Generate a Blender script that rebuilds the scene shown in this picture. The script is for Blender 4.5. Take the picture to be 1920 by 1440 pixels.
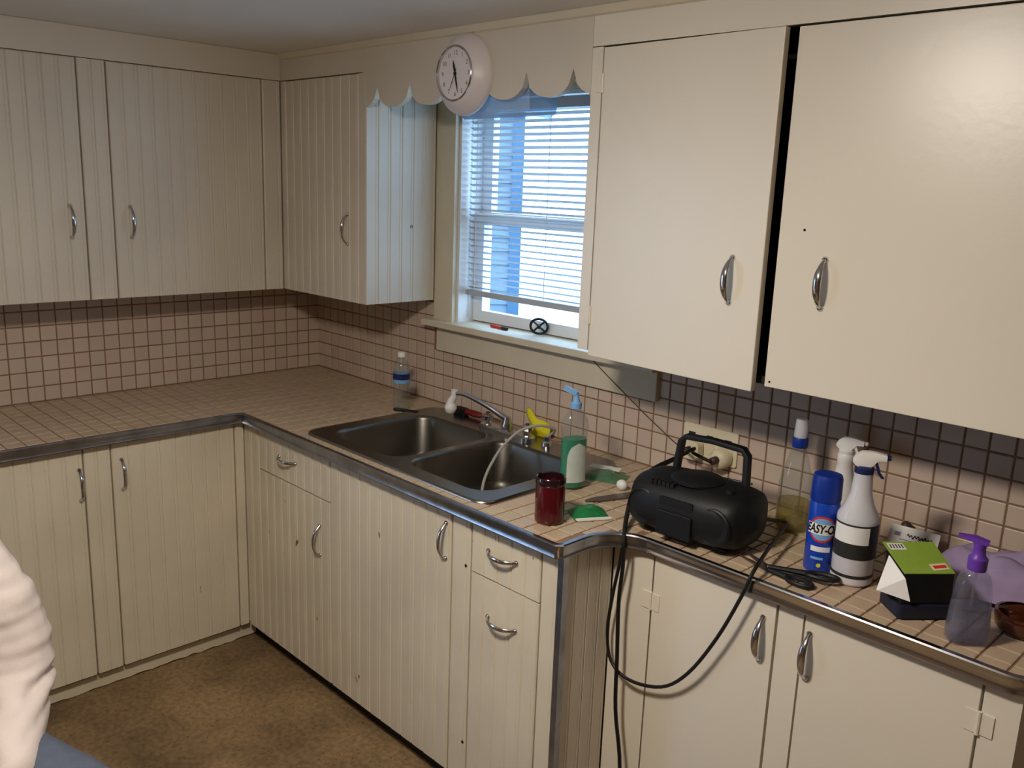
import bpy, bmesh, math, random
from mathutils import Matrix, Vector, noise
random.seed(7)
for o in list(bpy.data.objects): bpy.data.objects.remove(o)
SC = bpy.context.scene
COL = SC.collection
PI = math.pi

# ------------------------------------------------------------------ camera
CAM = Vector((3.4378, -2.1594, 1.7424)); YAW, PITCH, ROLL, FPX = 0.7904, -0.2196, 0.0369, 1661.75
FWD = Vector((-math.sin(YAW)*math.cos(PITCH), math.cos(YAW)*math.cos(PITCH), math.sin(PITCH)))
RGT0 = Vector((math.cos(YAW), math.sin(YAW), 0)); UP0 = RGT0.cross(FWD)
RGT = RGT0*math.cos(ROLL) + UP0*math.sin(ROLL); UPV = UP0*math.cos(ROLL) - RGT0*math.sin(ROLL)
cam = bpy.data.cameras.new('camera'); cam.sensor_fit = 'HORIZONTAL'; cam.sensor_width = 36; cam.lens = 36*FPX/1920
cam.clip_start = 0.05
co = bpy.data.objects.new('camera', cam); COL.objects.link(co)
co.matrix_world = Matrix(((RGT.x, UPV.x, -FWD.x, CAM.x), (RGT.y, UPV.y, -FWD.y, CAM.y), (RGT.z, UPV.z, -FWD.z, CAM.z), (0, 0, 0, 1)))
SC.camera = co
def P(u, v, ax, c):
    """point where the pixel's ray meets the plane ax = c"""
    d = FWD + RGT*((u-960)/FPX) + UPV*((720-v)/FPX)
    i = 'xyz'.index(ax); return CAM + d*((c-CAM[i])/d[i])
def proj(X):
    v = Vector(X)-CAM; z = v.dot(FWD); return 960+FPX*v.dot(RGT)/z, 720-FPX*v.dot(UPV)/z, z

# ------------------------------------------------------------------ world, exposure
world = bpy.data.worlds.new('world'); SC.world = world; world.use_nodes = True
bgn = world.node_tree.nodes['Background']; bgn.inputs[0].default_value = (0.50, 0.69, 1.0, 1); bgn.inputs[1].default_value = 10.0
SC.view_settings.view_transform = 'Standard'; SC.view_settings.look = 'None'
SC.view_settings.gamma = 1.0; SC.view_settings.exposure = -0.2; SC.view_settings.use_curve_mapping = False
LAMP_POS = Vector((2.36, -1.76, 2.195)); LAMP_STRENGTH = 215.0; LAMP_COL = (1.0, 0.90, 0.79)

# ------------------------------------------------------------------ materials
def s2l(c):
    return tuple(((x/255)/12.92 if x/255 <= .04045 else ((x/255+.055)/1.055)**2.4) for x in c)
MATS = {}
def mat(name, rgb, rough=.5, metal=0., var=.0, vscale=6., bump=0., bscale=60., coat=0., trans=0., ior=1.45, emit=0., rnd=0., chips=0., spec=.5, alpha=1.):
    m = bpy.data.materials.new(name); MATS[name] = m; m.use_nodes = True
    nt = m.node_tree; b = nt.nodes['Principled BSDF']; L = nt.links
    c = s2l(rgb)
    b.inputs['Base Color'].default_value = (*c, 1); b.inputs['Roughness'].default_value = rough; b.inputs['Metallic'].default_value = metal
    b.inputs['Coat Weight'].default_value = coat; b.inputs['Transmission Weight'].default_value = trans; b.inputs['IOR'].default_value = ior
    b.inputs['Specular IOR Level'].default_value = spec
    b.inputs['Alpha'].default_value = alpha
    if emit: b.inputs['Emission Color'].default_value = (*c, 1); b.inputs['Emission Strength'].default_value = emit
    tc = nt.nodes.new('ShaderNodeTexCoord'); geo = nt.nodes.new('ShaderNodeNewGeometry')
    col = None
    if var or rnd:
        hs = nt.nodes.new('ShaderNodeHueSaturation'); hs.inputs['Color'].default_value = (*c, 1)
        val = nt.nodes.new('ShaderNodeMath'); val.operation = 'ADD'; val.inputs[0].default_value = 1.0; val.inputs[1].default_value = 0
        if var:
            n = nt.nodes.new('ShaderNodeTexNoise'); n.inputs['Scale'].default_value = vscale; n.inputs['Detail'].default_value = 4
            L.new(geo.outputs['Position'], n.inputs['Vector'])
            mr = nt.nodes.new('ShaderNodeMapRange'); mr.inputs[1].default_value = .3; mr.inputs[2].default_value = .7; mr.inputs[3].default_value = 1-var; mr.inputs[4].default_value = 1+var
            L.new(n.outputs['Fac'], mr.inputs[0]); L.new(mr.outputs[0], val.inputs[0])
        if rnd:
            oi = nt.nodes.new('ShaderNodeObjectInfo'); ad = nt.nodes.new('ShaderNodeMath'); ad.operation = 'ADD'
            L.new(oi.outputs['Random'], ad.inputs[0]); L.new(geo.outputs['Random Per Island'], ad.inputs[1])
            fr = nt.nodes.new('ShaderNodeMath'); fr.operation = 'FRACT'; L.new(ad.outputs[0], fr.inputs[0])
            m2 = nt.nodes.new('ShaderNodeMapRange'); m2.inputs[3].default_value = -rnd; m2.inputs[4].default_value = rnd
            L.new(fr.outputs[0], m2.inputs[0]); L.new(m2.outputs[0], val.inputs[1])
            m3 = nt.nodes.new('ShaderNodeMapRange'); m3.inputs[3].default_value = .5-.012; m3.inputs[4].default_value = .5+.012
            sn = nt.nodes.new('ShaderNodeMath'); sn.operation = 'MULTIPLY'; sn.inputs[1].default_value = 7.31
            f2 = nt.nodes.new('ShaderNodeMath'); f2.operation = 'FRACT'
            L.new(fr.outputs[0], sn.inputs[0]); L.new(sn.outputs[0], f2.inputs[0]); L.new(f2.outputs[0], m3.inputs[0]); L.new(m3.outputs[0], hs.inputs['Hue'])
        L.new(val.outputs[0], hs.inputs['Value']); col = hs.outputs[0]
    if chips:
        n2 = nt.nodes.new('ShaderNodeTexNoise'); n2.inputs['Scale'].default_value = 26; n2.inputs['Detail'].default_value = 5
        mp = nt.nodes.new('ShaderNodeMapping'); mp.inputs['Scale'].default_value = (1, 1, .35)
        L.new(geo.outputs['Position'], mp.inputs[0]); L.new(mp.outputs[0], n2.inputs['Vector'])
        st = nt.nodes.new('ShaderNodeMapRange'); st.inputs[1].default_value = chips; st.inputs[2].default_value = chips+.02
        L.new(n2.outputs['Fac'], st.inputs[0])
        mx = nt.nodes.new('ShaderNodeMix'); mx.data_type = 'RGBA'; L.new(st.outputs[0], mx.inputs[0])
        if col: L.new(col, mx.inputs[6])
        else: mx.inputs[6].default_value = (*c, 1)
        mx.inputs[7].default_value = (*s2l((120, 84, 52)), 1); col = mx.outputs[2]
    if col: L.new(col, b.inputs['Base Color'])
    if bump:
        n = nt.nodes.new('ShaderNodeTexNoise'); n.inputs['Scale'].default_value = bscale; n.inputs['Detail'].default_value = 3
        L.new(geo.outputs['Position'], n.inputs['Vector'])
        bp = nt.nodes.new('ShaderNodeBump'); bp.inputs['Strength'].default_value = bump; bp.inputs['Distance'].default_value = .004
        L.new(n.outputs['Fac'], bp.inputs['Height']); L.new(bp.outputs[0], b.inputs['Normal'])
    return m
def clear_mat(name, tint, gloss=.10, diffuse=0., drgb=(255, 255, 255)):
    """thin clear plastic: tinted see-through with a sharp reflection at grazing angles, optional milkiness"""
    m = bpy.data.materials.new(name); MATS[name] = m; m.use_nodes = True; nt = m.node_tree; L = nt.links
    nt.nodes.remove(nt.nodes['Principled BSDF']); out = nt.nodes['Material Output']
    t = nt.nodes.new('ShaderNodeBsdfTransparent'); t.inputs[0].default_value = (*s2l(tint), 1)
    g = nt.nodes.new('ShaderNodeBsdfGlossy'); g.inputs['Roughness'].default_value = .06
    fr = nt.nodes.new('ShaderNodeFresnel'); fr.inputs[0].default_value = 1.5
    ge = nt.nodes.new('ShaderNodeNewGeometry'); fm = nt.nodes.new('ShaderNodeMath'); fm.operation = 'SUBTRACT'; fm.use_clamp = True
    L.new(fr.outputs[0], fm.inputs[0]); L.new(ge.outputs['Backfacing'], fm.inputs[1])        # only the outer face mirrors
    mx = nt.nodes.new('ShaderNodeMixShader'); L.new(fm.outputs[0], mx.inputs[0]); L.new(g.outputs[0], mx.inputs[2])
    if diffuse:
        d = nt.nodes.new('ShaderNodeBsdfDiffuse'); d.inputs[0].default_value = (*s2l(drgb), 1)
        tr = nt.nodes.new('ShaderNodeBsdfTranslucent'); tr.inputs[0].default_value = (*s2l(drgb), 1)
        m1 = nt.nodes.new('ShaderNodeMixShader'); m1.inputs[0].default_value = .3; L.new(d.outputs[0], m1.inputs[1]); L.new(tr.outputs[0], m1.inputs[2])
        m2 = nt.nodes.new('ShaderNodeMixShader'); m2.inputs[0].default_value = diffuse; L.new(t.outputs[0], m2.inputs[1]); L.new(m1.outputs[0], m2.inputs[2])
        L.new(m2.outputs[0], mx.inputs[1])
    else: L.new(t.outputs[0], mx.inputs[1])
    L.new(mx.outputs[0], out.inputs[0]); return m

mat('paint', (208, 199, 182), .42, var=.05, vscale=3, bump=.10, bscale=25, spec=.5)
mat('paint_worn', (212, 202, 180), .45, var=.07, vscale=4, bump=.12, bscale=30, chips=.715)
mat('paint_slab', (222, 214, 197), .33, var=.03, vscale=2, bump=.07, bscale=70, spec=.8)
mat('trim_paint', (212, 202, 178), .42, var=.04, bump=.08, bscale=30)
mat('wall_paint', (205, 198, 182), .6, var=.04, bump=.1)
mat('low_bounce_brown', (112, 88, 66), .55, var=.1)  # invented dark brown for unseen walls, keeps bounced light low
mat('ceiling_paint', (236, 234, 230), .8, var=.03, vscale=2, bump=.15, bscale=80)
mat('inside_shade', (40, 34, 28), .8)  # shade inside the ajar cabinet put into its colour
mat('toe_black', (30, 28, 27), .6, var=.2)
mat('grout', (138, 108, 86), .85, var=.12, vscale=20)
mat('wall_tile', (200, 180, 162), .33, rnd=.055, var=.03, vscale=8, bump=.05, bscale=40)
mat('counter_tile', (186, 165, 138), .30, rnd=.04, var=.05, vscale=7, bump=.05, bscale=40)
mat('counter_base', (150, 128, 100), .6)
mat('chrome', (205, 206, 210), .14, 1.0)
mat('chrome_worn', (150, 152, 160), .28, 1.0, var=.22, vscale=18, bump=.15, bscale=40)
mat('steel', (150, 148, 144), .27, 1.0, var=.08, vscale=10, bump=.04, bscale=300)
mat('steel_bowl', (112, 108, 101), .34, 1.0, var=.10, vscale=8)
mat('drain_metal', (120, 120, 118), .35, 1.0)
mat('window_white', (228, 230, 230), .4, var=.02)
mat('blind_white', (186, 190, 196), .45)
mat('cord_white', (225, 225, 220), .6)
mat('clock_white', (226, 218, 218), .35)
mat('dial_white', (232, 232, 232), .5)
mat('ink_black', (22, 22, 24), .5)
mat('black_plastic', (11, 12, 15), .55, var=.05)
mat('black_matte', (11, 11, 13), .6)
mat('black_rubber', (14, 14, 14), .5)
mat('grey_hose', (168, 166, 158), .45)
mat('white_plastic', (232, 230, 226), .35)
mat('ivory_plastic', (222, 212, 182), .4)
mat('yellow_sponge', (222, 208, 40), .8, bump=.4, bscale=200)
mat('red_dark', (112, 18, 20), .45)
mat('red_bright', (214, 52, 36), .4)
mat('jar_red', (74, 9, 17), .18, var=.12, vscale=12, coat=.4)
mat('jar_rim', (34, 14, 20), .15, coat=.5)
mat('blue_can', (20, 66, 178), .3, coat=.3)
mat('blue_cap', (14, 48, 140), .4)
mat('light_blue', (120, 172, 222), .5)
mat('label_white', (232, 232, 228), .5)
mat('label_grey', (196, 206, 198), .5, var=.06, vscale=50)
mat('label_black', (40, 40, 38), .45)
mat('navy', (26, 36, 84), .4)
mat('green_print', (140, 168, 66), .45, var=.05, vscale=30)
mat('green_pack', (24, 112, 60), .3, var=.15, vscale=40)
mat('box_black', (17, 19, 22), .45)
mat('box_navy', (24, 30, 50), .45)
mat('purple', (104, 58, 168), .4)
mat('lilac', (156, 138, 172), .8, var=.08, vscale=25, bump=.2, bscale=90)
mat('amber', (78, 38, 20), .12, coat=.5)
mat('paper', (232, 230, 226), .7)
mat('knife_steel', (120, 112, 104), .35, .8)
mat('brown_dark', (66, 50, 42), .5)
mat('skin', (214, 168, 140), .55, var=.04)
mat('hair', (74, 52, 36), .6, bump=.4, bscale=150)
mat('sweatshirt', (206, 194, 188), .9, var=.03, vscale=14, bump=.25, bscale=320)
mat('jeans', (78, 86, 102), .9, var=.10, vscale=40, bump=.3, bscale=400)
mat('chair_wood', (120, 82, 50), .45, var=.12, vscale=12)
mat('siding', (96, 112, 126), .7)
mat('siding_trim', (52, 84, 108), .6)
mat('roofing', (90, 88, 90), .9)
mat('bounce_ground', (170, 172, 165), .95, var=.2)  # pale tone chosen so the ground bounces daylight up into the room
mat('lamp_metal', (200, 196, 188), .35, .6)
mat('black_hole', (8, 7, 6), .9)
clear_mat('clear_plastic', (238, 242, 242), diffuse=.05)
clear_mat('clear_blue', (240, 240, 246), diffuse=.10, drgb=(225, 225, 235))
clear_mat('glass_pane', (240, 248, 250))
clear_mat('lens_plastic', (190, 215, 235), diffuse=.45, drgb=(220, 235, 245))
clear_mat('milky', (225, 226, 232), diffuse=.92, drgb=(240, 240, 245))
clear_mat('liquid_pink', (180, 150, 170), diffuse=.9, drgb=(216, 184, 198))
clear_mat('liquid_green', (30, 170, 130), diffuse=.85, drgb=(8, 165, 120))
clear_mat('liquid_yellow', (232, 222, 150), diffuse=.15, drgb=(220, 205, 120))
clear_mat('liquid_gel', (196, 199, 216), diffuse=.24, drgb=(160, 162, 188))
clear_mat('wrap_green', (190, 220, 190), diffuse=.30, drgb=(150, 200, 160))

def lamp_glow():
    m = bpy.data.materials.new('lamp_glow'); m.use_nodes = True; nt = m.node_tree
    b = nt.nodes['Principled BSDF']; b.inputs['Base Color'].default_value = (.9, .9, .88, 1)
    b.inputs['Emission Color'].default_value = (*LAMP_COL, 1); b.inputs['Emission Strength'].default_value = LAMP_STRENGTH
    MATS['lamp_glow'] = m
lamp_glow()
def floor_mat():
    m = bpy.data.materials.new('floor_vinyl'); MATS['floor_vinyl'] = m; m.use_nodes = True; nt = m.node_tree; L = nt.links; b = nt.nodes['Principled BSDF']
    geo = nt.nodes.new('ShaderNodeNewGeometry')
    n1 = nt.nodes.new('ShaderNodeTexNoise'); n1.inputs['Scale'].default_value = 2.6; n1.inputs['Detail'].default_value = 5
    n2 = nt.nodes.new('ShaderNodeTexNoise'); n2.inputs['Scale'].default_value = 55; n2.inputs['Detail'].default_value = 3
    v = nt.nodes.new('ShaderNodeTexVoronoi'); v.inputs['Scale'].default_value = 46
    for n in (n1, n2, v): L.new(geo.outputs['Position'], n.inputs['Vector'])
    r1 = nt.nodes.new('ShaderNodeValToRGB'); r1.color_ramp.elements[0].position = .34; r1.color_ramp.elements[1].position = .62
    r1.color_ramp.elements[0].color = (*s2l((94, 74, 50)), 1); r1.color_ramp.elements[1].color = (*s2l((150, 124, 88)), 1)
    L.new(n1.outputs['Fac'], r1.inputs[0])
    mr = nt.nodes.new('ShaderNodeMapRange'); mr.inputs[1].default_value = .35; mr.inputs[2].default_value = .7; mr.inputs[3].default_value = .72; mr.inputs[4].default_value = 1.18
    L.new(n2.outputs['Fac'], mr.inputs[0])
    sp = nt.nodes.new('ShaderNodeMapRange'); sp.inputs[1].default_value = .12; sp.inputs[2].default_value = .2; sp.inputs[3].default_value = .55; sp.inputs[4].default_value = 1
    L.new(v.outputs['Distance'], sp.inputs[0])
    mu = nt.nodes.new('ShaderNodeMath'); mu.operation = 'MULTIPLY'; L.new(mr.outputs[0], mu.inputs[0]); L.new(sp.outputs[0], mu.inputs[1])
    hs = nt.nodes.new('ShaderNodeHueSaturation'); L.new(r1.outputs[0], hs.inputs['Color']); L.new(mu.outputs[0], hs.inputs['Value'])
    L.new(hs.outputs[0], b.inputs['Base Color']); b.inputs['Roughness'].default_value = .62
floor_mat()

# ------------------------------------------------------------------ mesh helpers
class MB:
    def __init__(s): s.v = []; s.f = []
    def add(s, vs, fs):
        k = len(s.v); s.v += [tuple(x) for x in vs]; s.f += [tuple(i+k for i in f) for f in fs]; return s
    def box(s, x0, x1, y0, y1, z0, z1):
        return s.add([(x, y, z) for z in (z0, z1) for y in (y0, y1) for x in (x0, x1)],
                     [(0, 2, 3, 1), (4, 5, 7, 6), (0, 1, 5, 4), (2, 6, 7, 3), (0, 4, 6, 2), (1, 3, 7, 5)])
    def loft(s, rings, cap0=True, cap1=True, closed=True):
        k = len(s.v); n = len(rings[0])
        for r in rings: s.v += [tuple(p) for p in r]
        for i in range(len(rings)-1):
            for j in range(n if closed else n-1):
                a, b = k+i*n+j, k+i*n+(j+1) % n
                s.f.append((a, b, b+n, a+n))
        if cap0: s.f.append(tuple(k+j for j in reversed(range(n))))
        if cap1: s.f.append(tuple(k+(len(rings)-1)*n+j for j in range(n)))
        return s
    def lathe(s, prof, c=(0, 0, 0), seg=28, sx=1., sy=1., cap0=True, cap1=True, axis='z'):
        rings = []
        for r, z in prof:
            ring = []
            for j in range(seg):
                a = 2*PI*j/seg
                p = (r*math.cos(a)*sx, r*math.sin(a)*sy, z)
                if axis == 'y': p = (p[0], -p[2], p[1])      # points out of the back wall (-y)
                elif axis == 'x': p = (p[2], p[0], p[1])
                ring.append((p[0]+c[0], p[1]+c[1], p[2]+c[2]))
            rings.append(ring)
        return s.loft(rings, cap0, cap1)
    def tube(s, pts, r, seg=8, smooth=0):
        pts = [Vector(p) for p in pts]
        if smooth: pts = catmull(pts, smooth)
        n = len(pts); rr = r if isinstance(r, (list, tuple)) else None
        rings = []; ref = None
        for i in range(n):
            t = (pts[min(i+1, n-1)]-pts[max(i-1, 0)]).normalized()
            if ref is None: ref = t.orthogonal().normalized()
            ref = (ref - t*ref.dot(t)).normalized(); b = t.cross(ref)
            if rr: q = i/(n-1)*(len(rr)-1); k = min(int(q), len(rr)-2); rad = rr[k]+(rr[k+1]-rr[k])*(q-k)
            else: rad = r
            rings.append([pts[i]+ref*(rad*math.cos(2*PI*j/seg))+b*(rad*math.sin(2*PI*j/seg)) for j in range(seg)])
        return s.loft(rings)
    def prism(s, poly, a0, a1, axis='z'):
        def m(p, a): return (p[0], p[1], a) if axis == 'z' else ((p[0], a, p[1]) if axis == 'y' else (a, p[0], p[1]))
        return s.loft([[m(p, a0) for p in poly], [m(p, a1) for p in poly]])
    def ell(s, c, rx, ry, rz, seg=16, rings=10):
        prof = [(max(1e-4, math.sin(PI*i/rings)), -math.cos(PI*i/rings)) for i in range(rings+1)]
        return s.loft([[(c[0]+rx*r*math.cos(2*PI*j/seg), c[1]+ry*r*math.sin(2*PI*j/seg), c[2]+rz*z) for j in range(seg)] for r, z in prof])
    def xf(s, M, k=0):
        s.v[k:] = [tuple(M @ Vector(p)) for p in s.v[k:]]; return s
    def mesh(s, name, smooth=False, ang=40):
        me = bpy.data.meshes.new(name); me.from_pydata(s.v, [], s.f)
        bm = bmesh.new(); bm.from_mesh(me); bmesh.ops.recalc_face_normals(bm, faces=bm.faces)
        if smooth:
            for f in bm.faces: f.smooth = True
            for e in bm.edges:
                if len(e.link_faces) == 2 and e.calc_face_angle(0) > math.radians(ang): e.smooth = False
        bm.to_mesh(me); bm.free(); me.update(); return me
    def build(s, name, m, parent=None, smooth=False, M=None, ang=40, bevel=0):
        o = add(name, s.mesh(name, smooth, ang), m, parent, M)
        if bevel:
            b = o.modifiers.new('bevel', 'BEVEL'); b.width = bevel; b.segments = 2; b.limit_method = 'ANGLE'
        return o
def catmull(p, k):
    out = []
    for i in range(len(p)-1):
        a, b, c, d = p[max(i-1, 0)], p[i], p[i+1], p[min(i+2, len(p)-1)]
        for j in range(k):
            t = j/k
            out.append(.5*((2*b)+(c-a)*t+(2*a-5*b+4*c-d)*t*t+(3*b-a-3*c+d)*t**3))
    return out+[p[-1]]
WM = {}
def add(name, me, m, parent=None, M=None):
    o = bpy.data.objects.new(name, me); COL.objects.link(o)
    if m is not None and me is not None and not me.materials: me.materials.append(MATS[m])
    M = M or Matrix(); WM[o.name] = M.copy()
    if parent is not None:
        o.parent = parent; o.matrix_parent_inverse = WM[parent.name].inverted()
    o.matrix_basis = M; return o
def tag(o, label, cat, group=None):
    o['label'] = label; o['category'] = cat
    if group: o['group'] = group
    return o
def thing(name, label, cat, loc=(0, 0, 0), group=None):
    return tag(add(name, None, None, None, Matrix.Translation(loc)), label, cat, group)
def struct(name, mb, m, label=None, cat=None, smooth=False):
    o = mb.build(name, m, smooth=smooth); o['kind'] = 'structure'
    if label: o['label'] = label
    if cat: o['category'] = cat
    return o
def T(x, y, z): return Matrix.Translation((x, y, z))
def RZ(a): return Matrix.Rotation(a, 4, 'Z')
def RX(a): return Matrix.Rotation(a, 4, 'X')
def RY(a): return Matrix.Rotation(a, 4, 'Y')
def rrect(x0, x1, y0, y1, r, n=6):
    pts = []
    for cx, cy, a0 in ((x1-r, y0+r, -PI/2), (x1-r, y1-r, 0), (x0+r, y1-r, PI/2), (x0+r, y0+r, PI)):
        for i in range(n+1):
            a = a0+PI/2*i/n; pts.append((cx+r*math.cos(a), cy+r*math.sin(a)))
    return pts
def text_mb(txt, size, depth=.0004, align='CENTER', bold=0.):
    cu = bpy.data.curves.new('lettering', 'FONT'); cu.body = txt; cu.size = size; cu.extrude = depth; cu.align_x = align; cu.align_y = 'CENTER'; cu.offset = bold
    o = bpy.data.objects.new('lettering', cu); COL.objects.link(o)
    dg = bpy.context.evaluated_depsgraph_get(); me = bpy.data.meshes.new_from_object(o.evaluated_get(dg))
    mb = MB(); mb.add([v.co for v in me.vertices], [tuple(p.vertices) for p in me.polygons])
    bpy.data.objects.remove(o); bpy.data.curves.remove(cu); bpy.data.meshes.remove(me); return mb

# ------------------------------------------------------------------ dimensions
ZC, ZB, ZD, ZT = .914, 1.312, 2.097, 2.195     # counter, bottom of wall cabinets, top of doors, ceiling
DU, DUL = .335, .287                            # depth of wall cabinets on the back and on the left wall
DL, DS, DR = .578, .688, .487                   # counter depths: left run, sink run, right run
XA, XB = .844, 1.846                            # wall cabinets end / begin beside the window
XE, XR = 2.135, 3.10                            # end of the deep sink run, right end of the counter
TP = .0553                                      # tile pitch
ROOM_X, ROOM_Y = 4.4, -3.6
DY0, DY1 = -3.30, -2.40                         # glazed door in the left wall, out of the picture
WX0, WX1, WZ0, WZ1 = .945, 1.79, 1.24, 2.05     # window opening

# ------------------------------------------------------------------ room
struct('floor', MB().box(-.1, ROOM_X+.1, ROOM_Y-.1, .2, -.1, 0), 'floor_vinyl', 'worn brown speckled vinyl kitchen floor', 'floor')
struct('ceiling', MB().box(-.1, ROOM_X+.1, ROOM_Y-.1, .2, ZT, ZT+.1), 'ceiling_paint', 'plain white painted kitchen ceiling', 'ceiling')
wl = struct('wall_left', MB().box(-.1, 0, DY1, 0, 0, ZT).box(-.1, 0, ROOM_Y, DY0, 0, ZT).box(-.1, 0, DY0, DY1, 2.05, ZT), 'wall_paint', 'left kitchen wall with a tiled splashback', 'wall')
struct('wall_right', MB().box(ROOM_X, ROOM_X+.1, ROOM_Y, 0, 0, ZT), 'low_bounce_brown', 'plain brown wall at the right of the kitchen', 'wall')
struct('wall_front', MB().box(-.1, ROOM_X+.1, ROOM_Y-.1, ROOM_Y, 0, ZT), 'low_bounce_brown', 'plain brown wall facing the sink', 'wall')
wb = MB()
wb.box(-.1, WX0, 0, .16, 0, ZT).box(WX1, ROOM_X+.1, 0, .16, 0, ZT).box(WX0, WX1, 0, .16, 0, WZ0-.03).box(WX0, WX1, 0, .16, WZ1, ZT)
wb = struct('wall_back', wb, 'wall_paint', 'back wall with the sink window and tiled splashback', 'wall')

# ---- tiles: one shared bevelled tile (1 x 1), front at +z of its own frame
def tile_mesh(name, b=.0018/TP, t=.003):
    mb = MB(); h = .5
    r0 = [(-h, -h, 0), (h, -h, 0), (h, h, 0), (-h, h, 0)]
    r1 = [(x, y, t-.0012) for x, y, z in r0]; i = h-b*1.2
    r2 = [(-i, -i, t), (i, -i, t), (i, i, t), (-i, i, t)]
    return mb.loft([r0, r1, r2], cap0=False)
def lay_tiles(parent, slots, m, name='tile', limit=300):
    """slots: (centre, width, height, rotation to the wall frame); the ones that show largest are parts, the rest one stuff mesh"""
    base = tile_mesh('t'); me = base.mesh('tile'); me.materials.append(MATS[m])
    sc = []
    for s in slots:
        u, v, z = proj(s[0]); vis = -20 < u < 1940 and -20 < v < 1460 and z > 0
        sc.append((0 if not vis else s[1]*s[2]/(z*z), s))
    sc.sort(key=lambda q: -q[0])
    rest = MB()
    for i, (k, (c, w, h, R)) in enumerate(sc):
        M = T(*c) @ R @ Matrix.Diagonal((w, h, 1, 1))
        if i < limit and k > 0: add(name, me, None, parent, M)
        else: rest.add([M @ Vector(p) for p in base.v], base.f)
    if rest.v:
        o = rest.build('tile_remainder', m, parent); o['kind'] = 'stuff'
G = .0045
RB = RX(PI/2)                                   # +z -> -y
RL = Matrix(((0, 0, 1, 0), (1, 0, 0, 0), (0, 1, 0, 0), (0, 0, 0, 1)))   # +z -> +x
# back wall splashback
MB().box(0, XR+.02, -.004, 0, ZC-.03, 1.118).box(0, WX0-.10, -.004, 0, 1.118, ZB).box(1.90, XR+.02, -.004, 0, 1.118, ZB).build('grout_panel', 'grout', wb)
slots = []
for i in range(int((XR+.02)/TP)):
    for j in range(8):
        x0, x1, z0, z1 = i*TP, (i+1)*TP, ZC+j*TP, min(ZC+(j+1)*TP, ZB)
        if z1-z0 < .01: continue
        cx = (x0+x1)/2
        if WX0-.11 < cx < 1.90:
            z1 = min(z1, 1.118)
            if z1-z0 < .01: continue
        slots.append((Vector((cx, -.004, (z0+z1)/2)), TP-G, z1-z0-G, RB))
lay_tiles(wb, slots, 'wall_tile')
MB().box(0, .004, -2.2, 0, ZC-.03, ZB).build('grout_panel', 'grout', wl)
slots = []
for i in range(39):
    for j in range(8):
        z0, z1 = ZC+j*TP, min(ZC+(j+1)*TP, ZB)
        if z1-z0 < .01 or (i == 0 and False): continue
        slots.append((Vector((.004, -(i+.5)*TP, (z0+z1)/2)), TP-G, z1-z0-G, RL))
lay_tiles(wl, slots, 'wall_tile')

# ------------------------------------------------------------------ window
win = thing('window_1', 'white double hung window above the sink', 'window', (1.37, .08, WZ0)); win['kind'] = 'structure'
MB().box(WX0-.105, WX0, -.02, 0, WZ0, ZT-.06).box(WX1, WX1+.05, -.02, 0, WZ0, ZT-.06).box(WX0, WX1, -.02, 0, WZ1-.005, ZT-.06).build('casing', 'trim_paint', win)
MB().box(WX0-.135, WX1+.115, -.06, .0, WZ0-.024, WZ0).box(WX0, WX1, 0, .10, WZ0-.03, WZ0).build('window_sill', 'trim_paint', win, bevel=.003)
MB().box(WX0-.085, WX1+.105, -.022, 0, 1.122, WZ0-.024).build('apron', 'trim_paint', win, bevel=.002)
MB().box(WX0, WX0+.012, 0, .16, WZ0, WZ1).box(WX1-.012, WX1, 0, .16, WZ0, WZ1).box(WX0, WX1, 0, .16, WZ1-.012, WZ1).box(WX0, WX1, .10, .17, WZ0-.03, WZ0+.004).build('jamb', 'window_white', win)
for nm, y0, z0, z1 in (('lower_sash', .072, WZ0+.004, 1.64), ('upper_sash', .105, 1.605, WZ1-.012)):
    a, b = WX0+.014, WX1-.014; w = .05
    s = MB().box(a, a+w, y0, y0+.03, z0, z1).box(b-w, b, y0, y0+.03, z0, z1).box(a+w, b-w, y0, y0+.03, z0, z0+.04).box(a+w, b-w, y0, y0+.03, z1-.04, z1).build(nm, 'window_white', win)
    MB().box(a+w, b-w, y0+.013, y0+.016, z0+.04, z1-.04).build('pane', 'glass_pane', s)
# glazed back door
dr = thing('door_1', 'white back door with a large glass pane', 'door', (-.05, -2.85, 0)); dr['kind'] = 'structure'
MB().box(-.08, -.035, DY0+.004, DY0+.11, .005, 2.045).box(-.08, -.035, DY1-.11, DY1-.004, .005, 2.045).box(-.08, -.035, DY0+.11, DY1-.11, .005, .26).box(-.08, -.035, DY0+.11, DY1-.11, 1.94, 2.045).build('leaf', 'window_white', dr)
MB().box(-.06, -.056, DY0+.11, DY1-.11, .26, 1.94).build('pane', 'glass_pane', dr)
MB().tube([(-.035, DY1-.05, 1.0), (.01, DY1-.05, 1.0), (.02, DY1-.05, 1.0), (.045, DY1-.05, 1.0)], [.012, .010, .026, .020], 14, 3).build('knob', 'chrome', dr, smooth=True)
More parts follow.
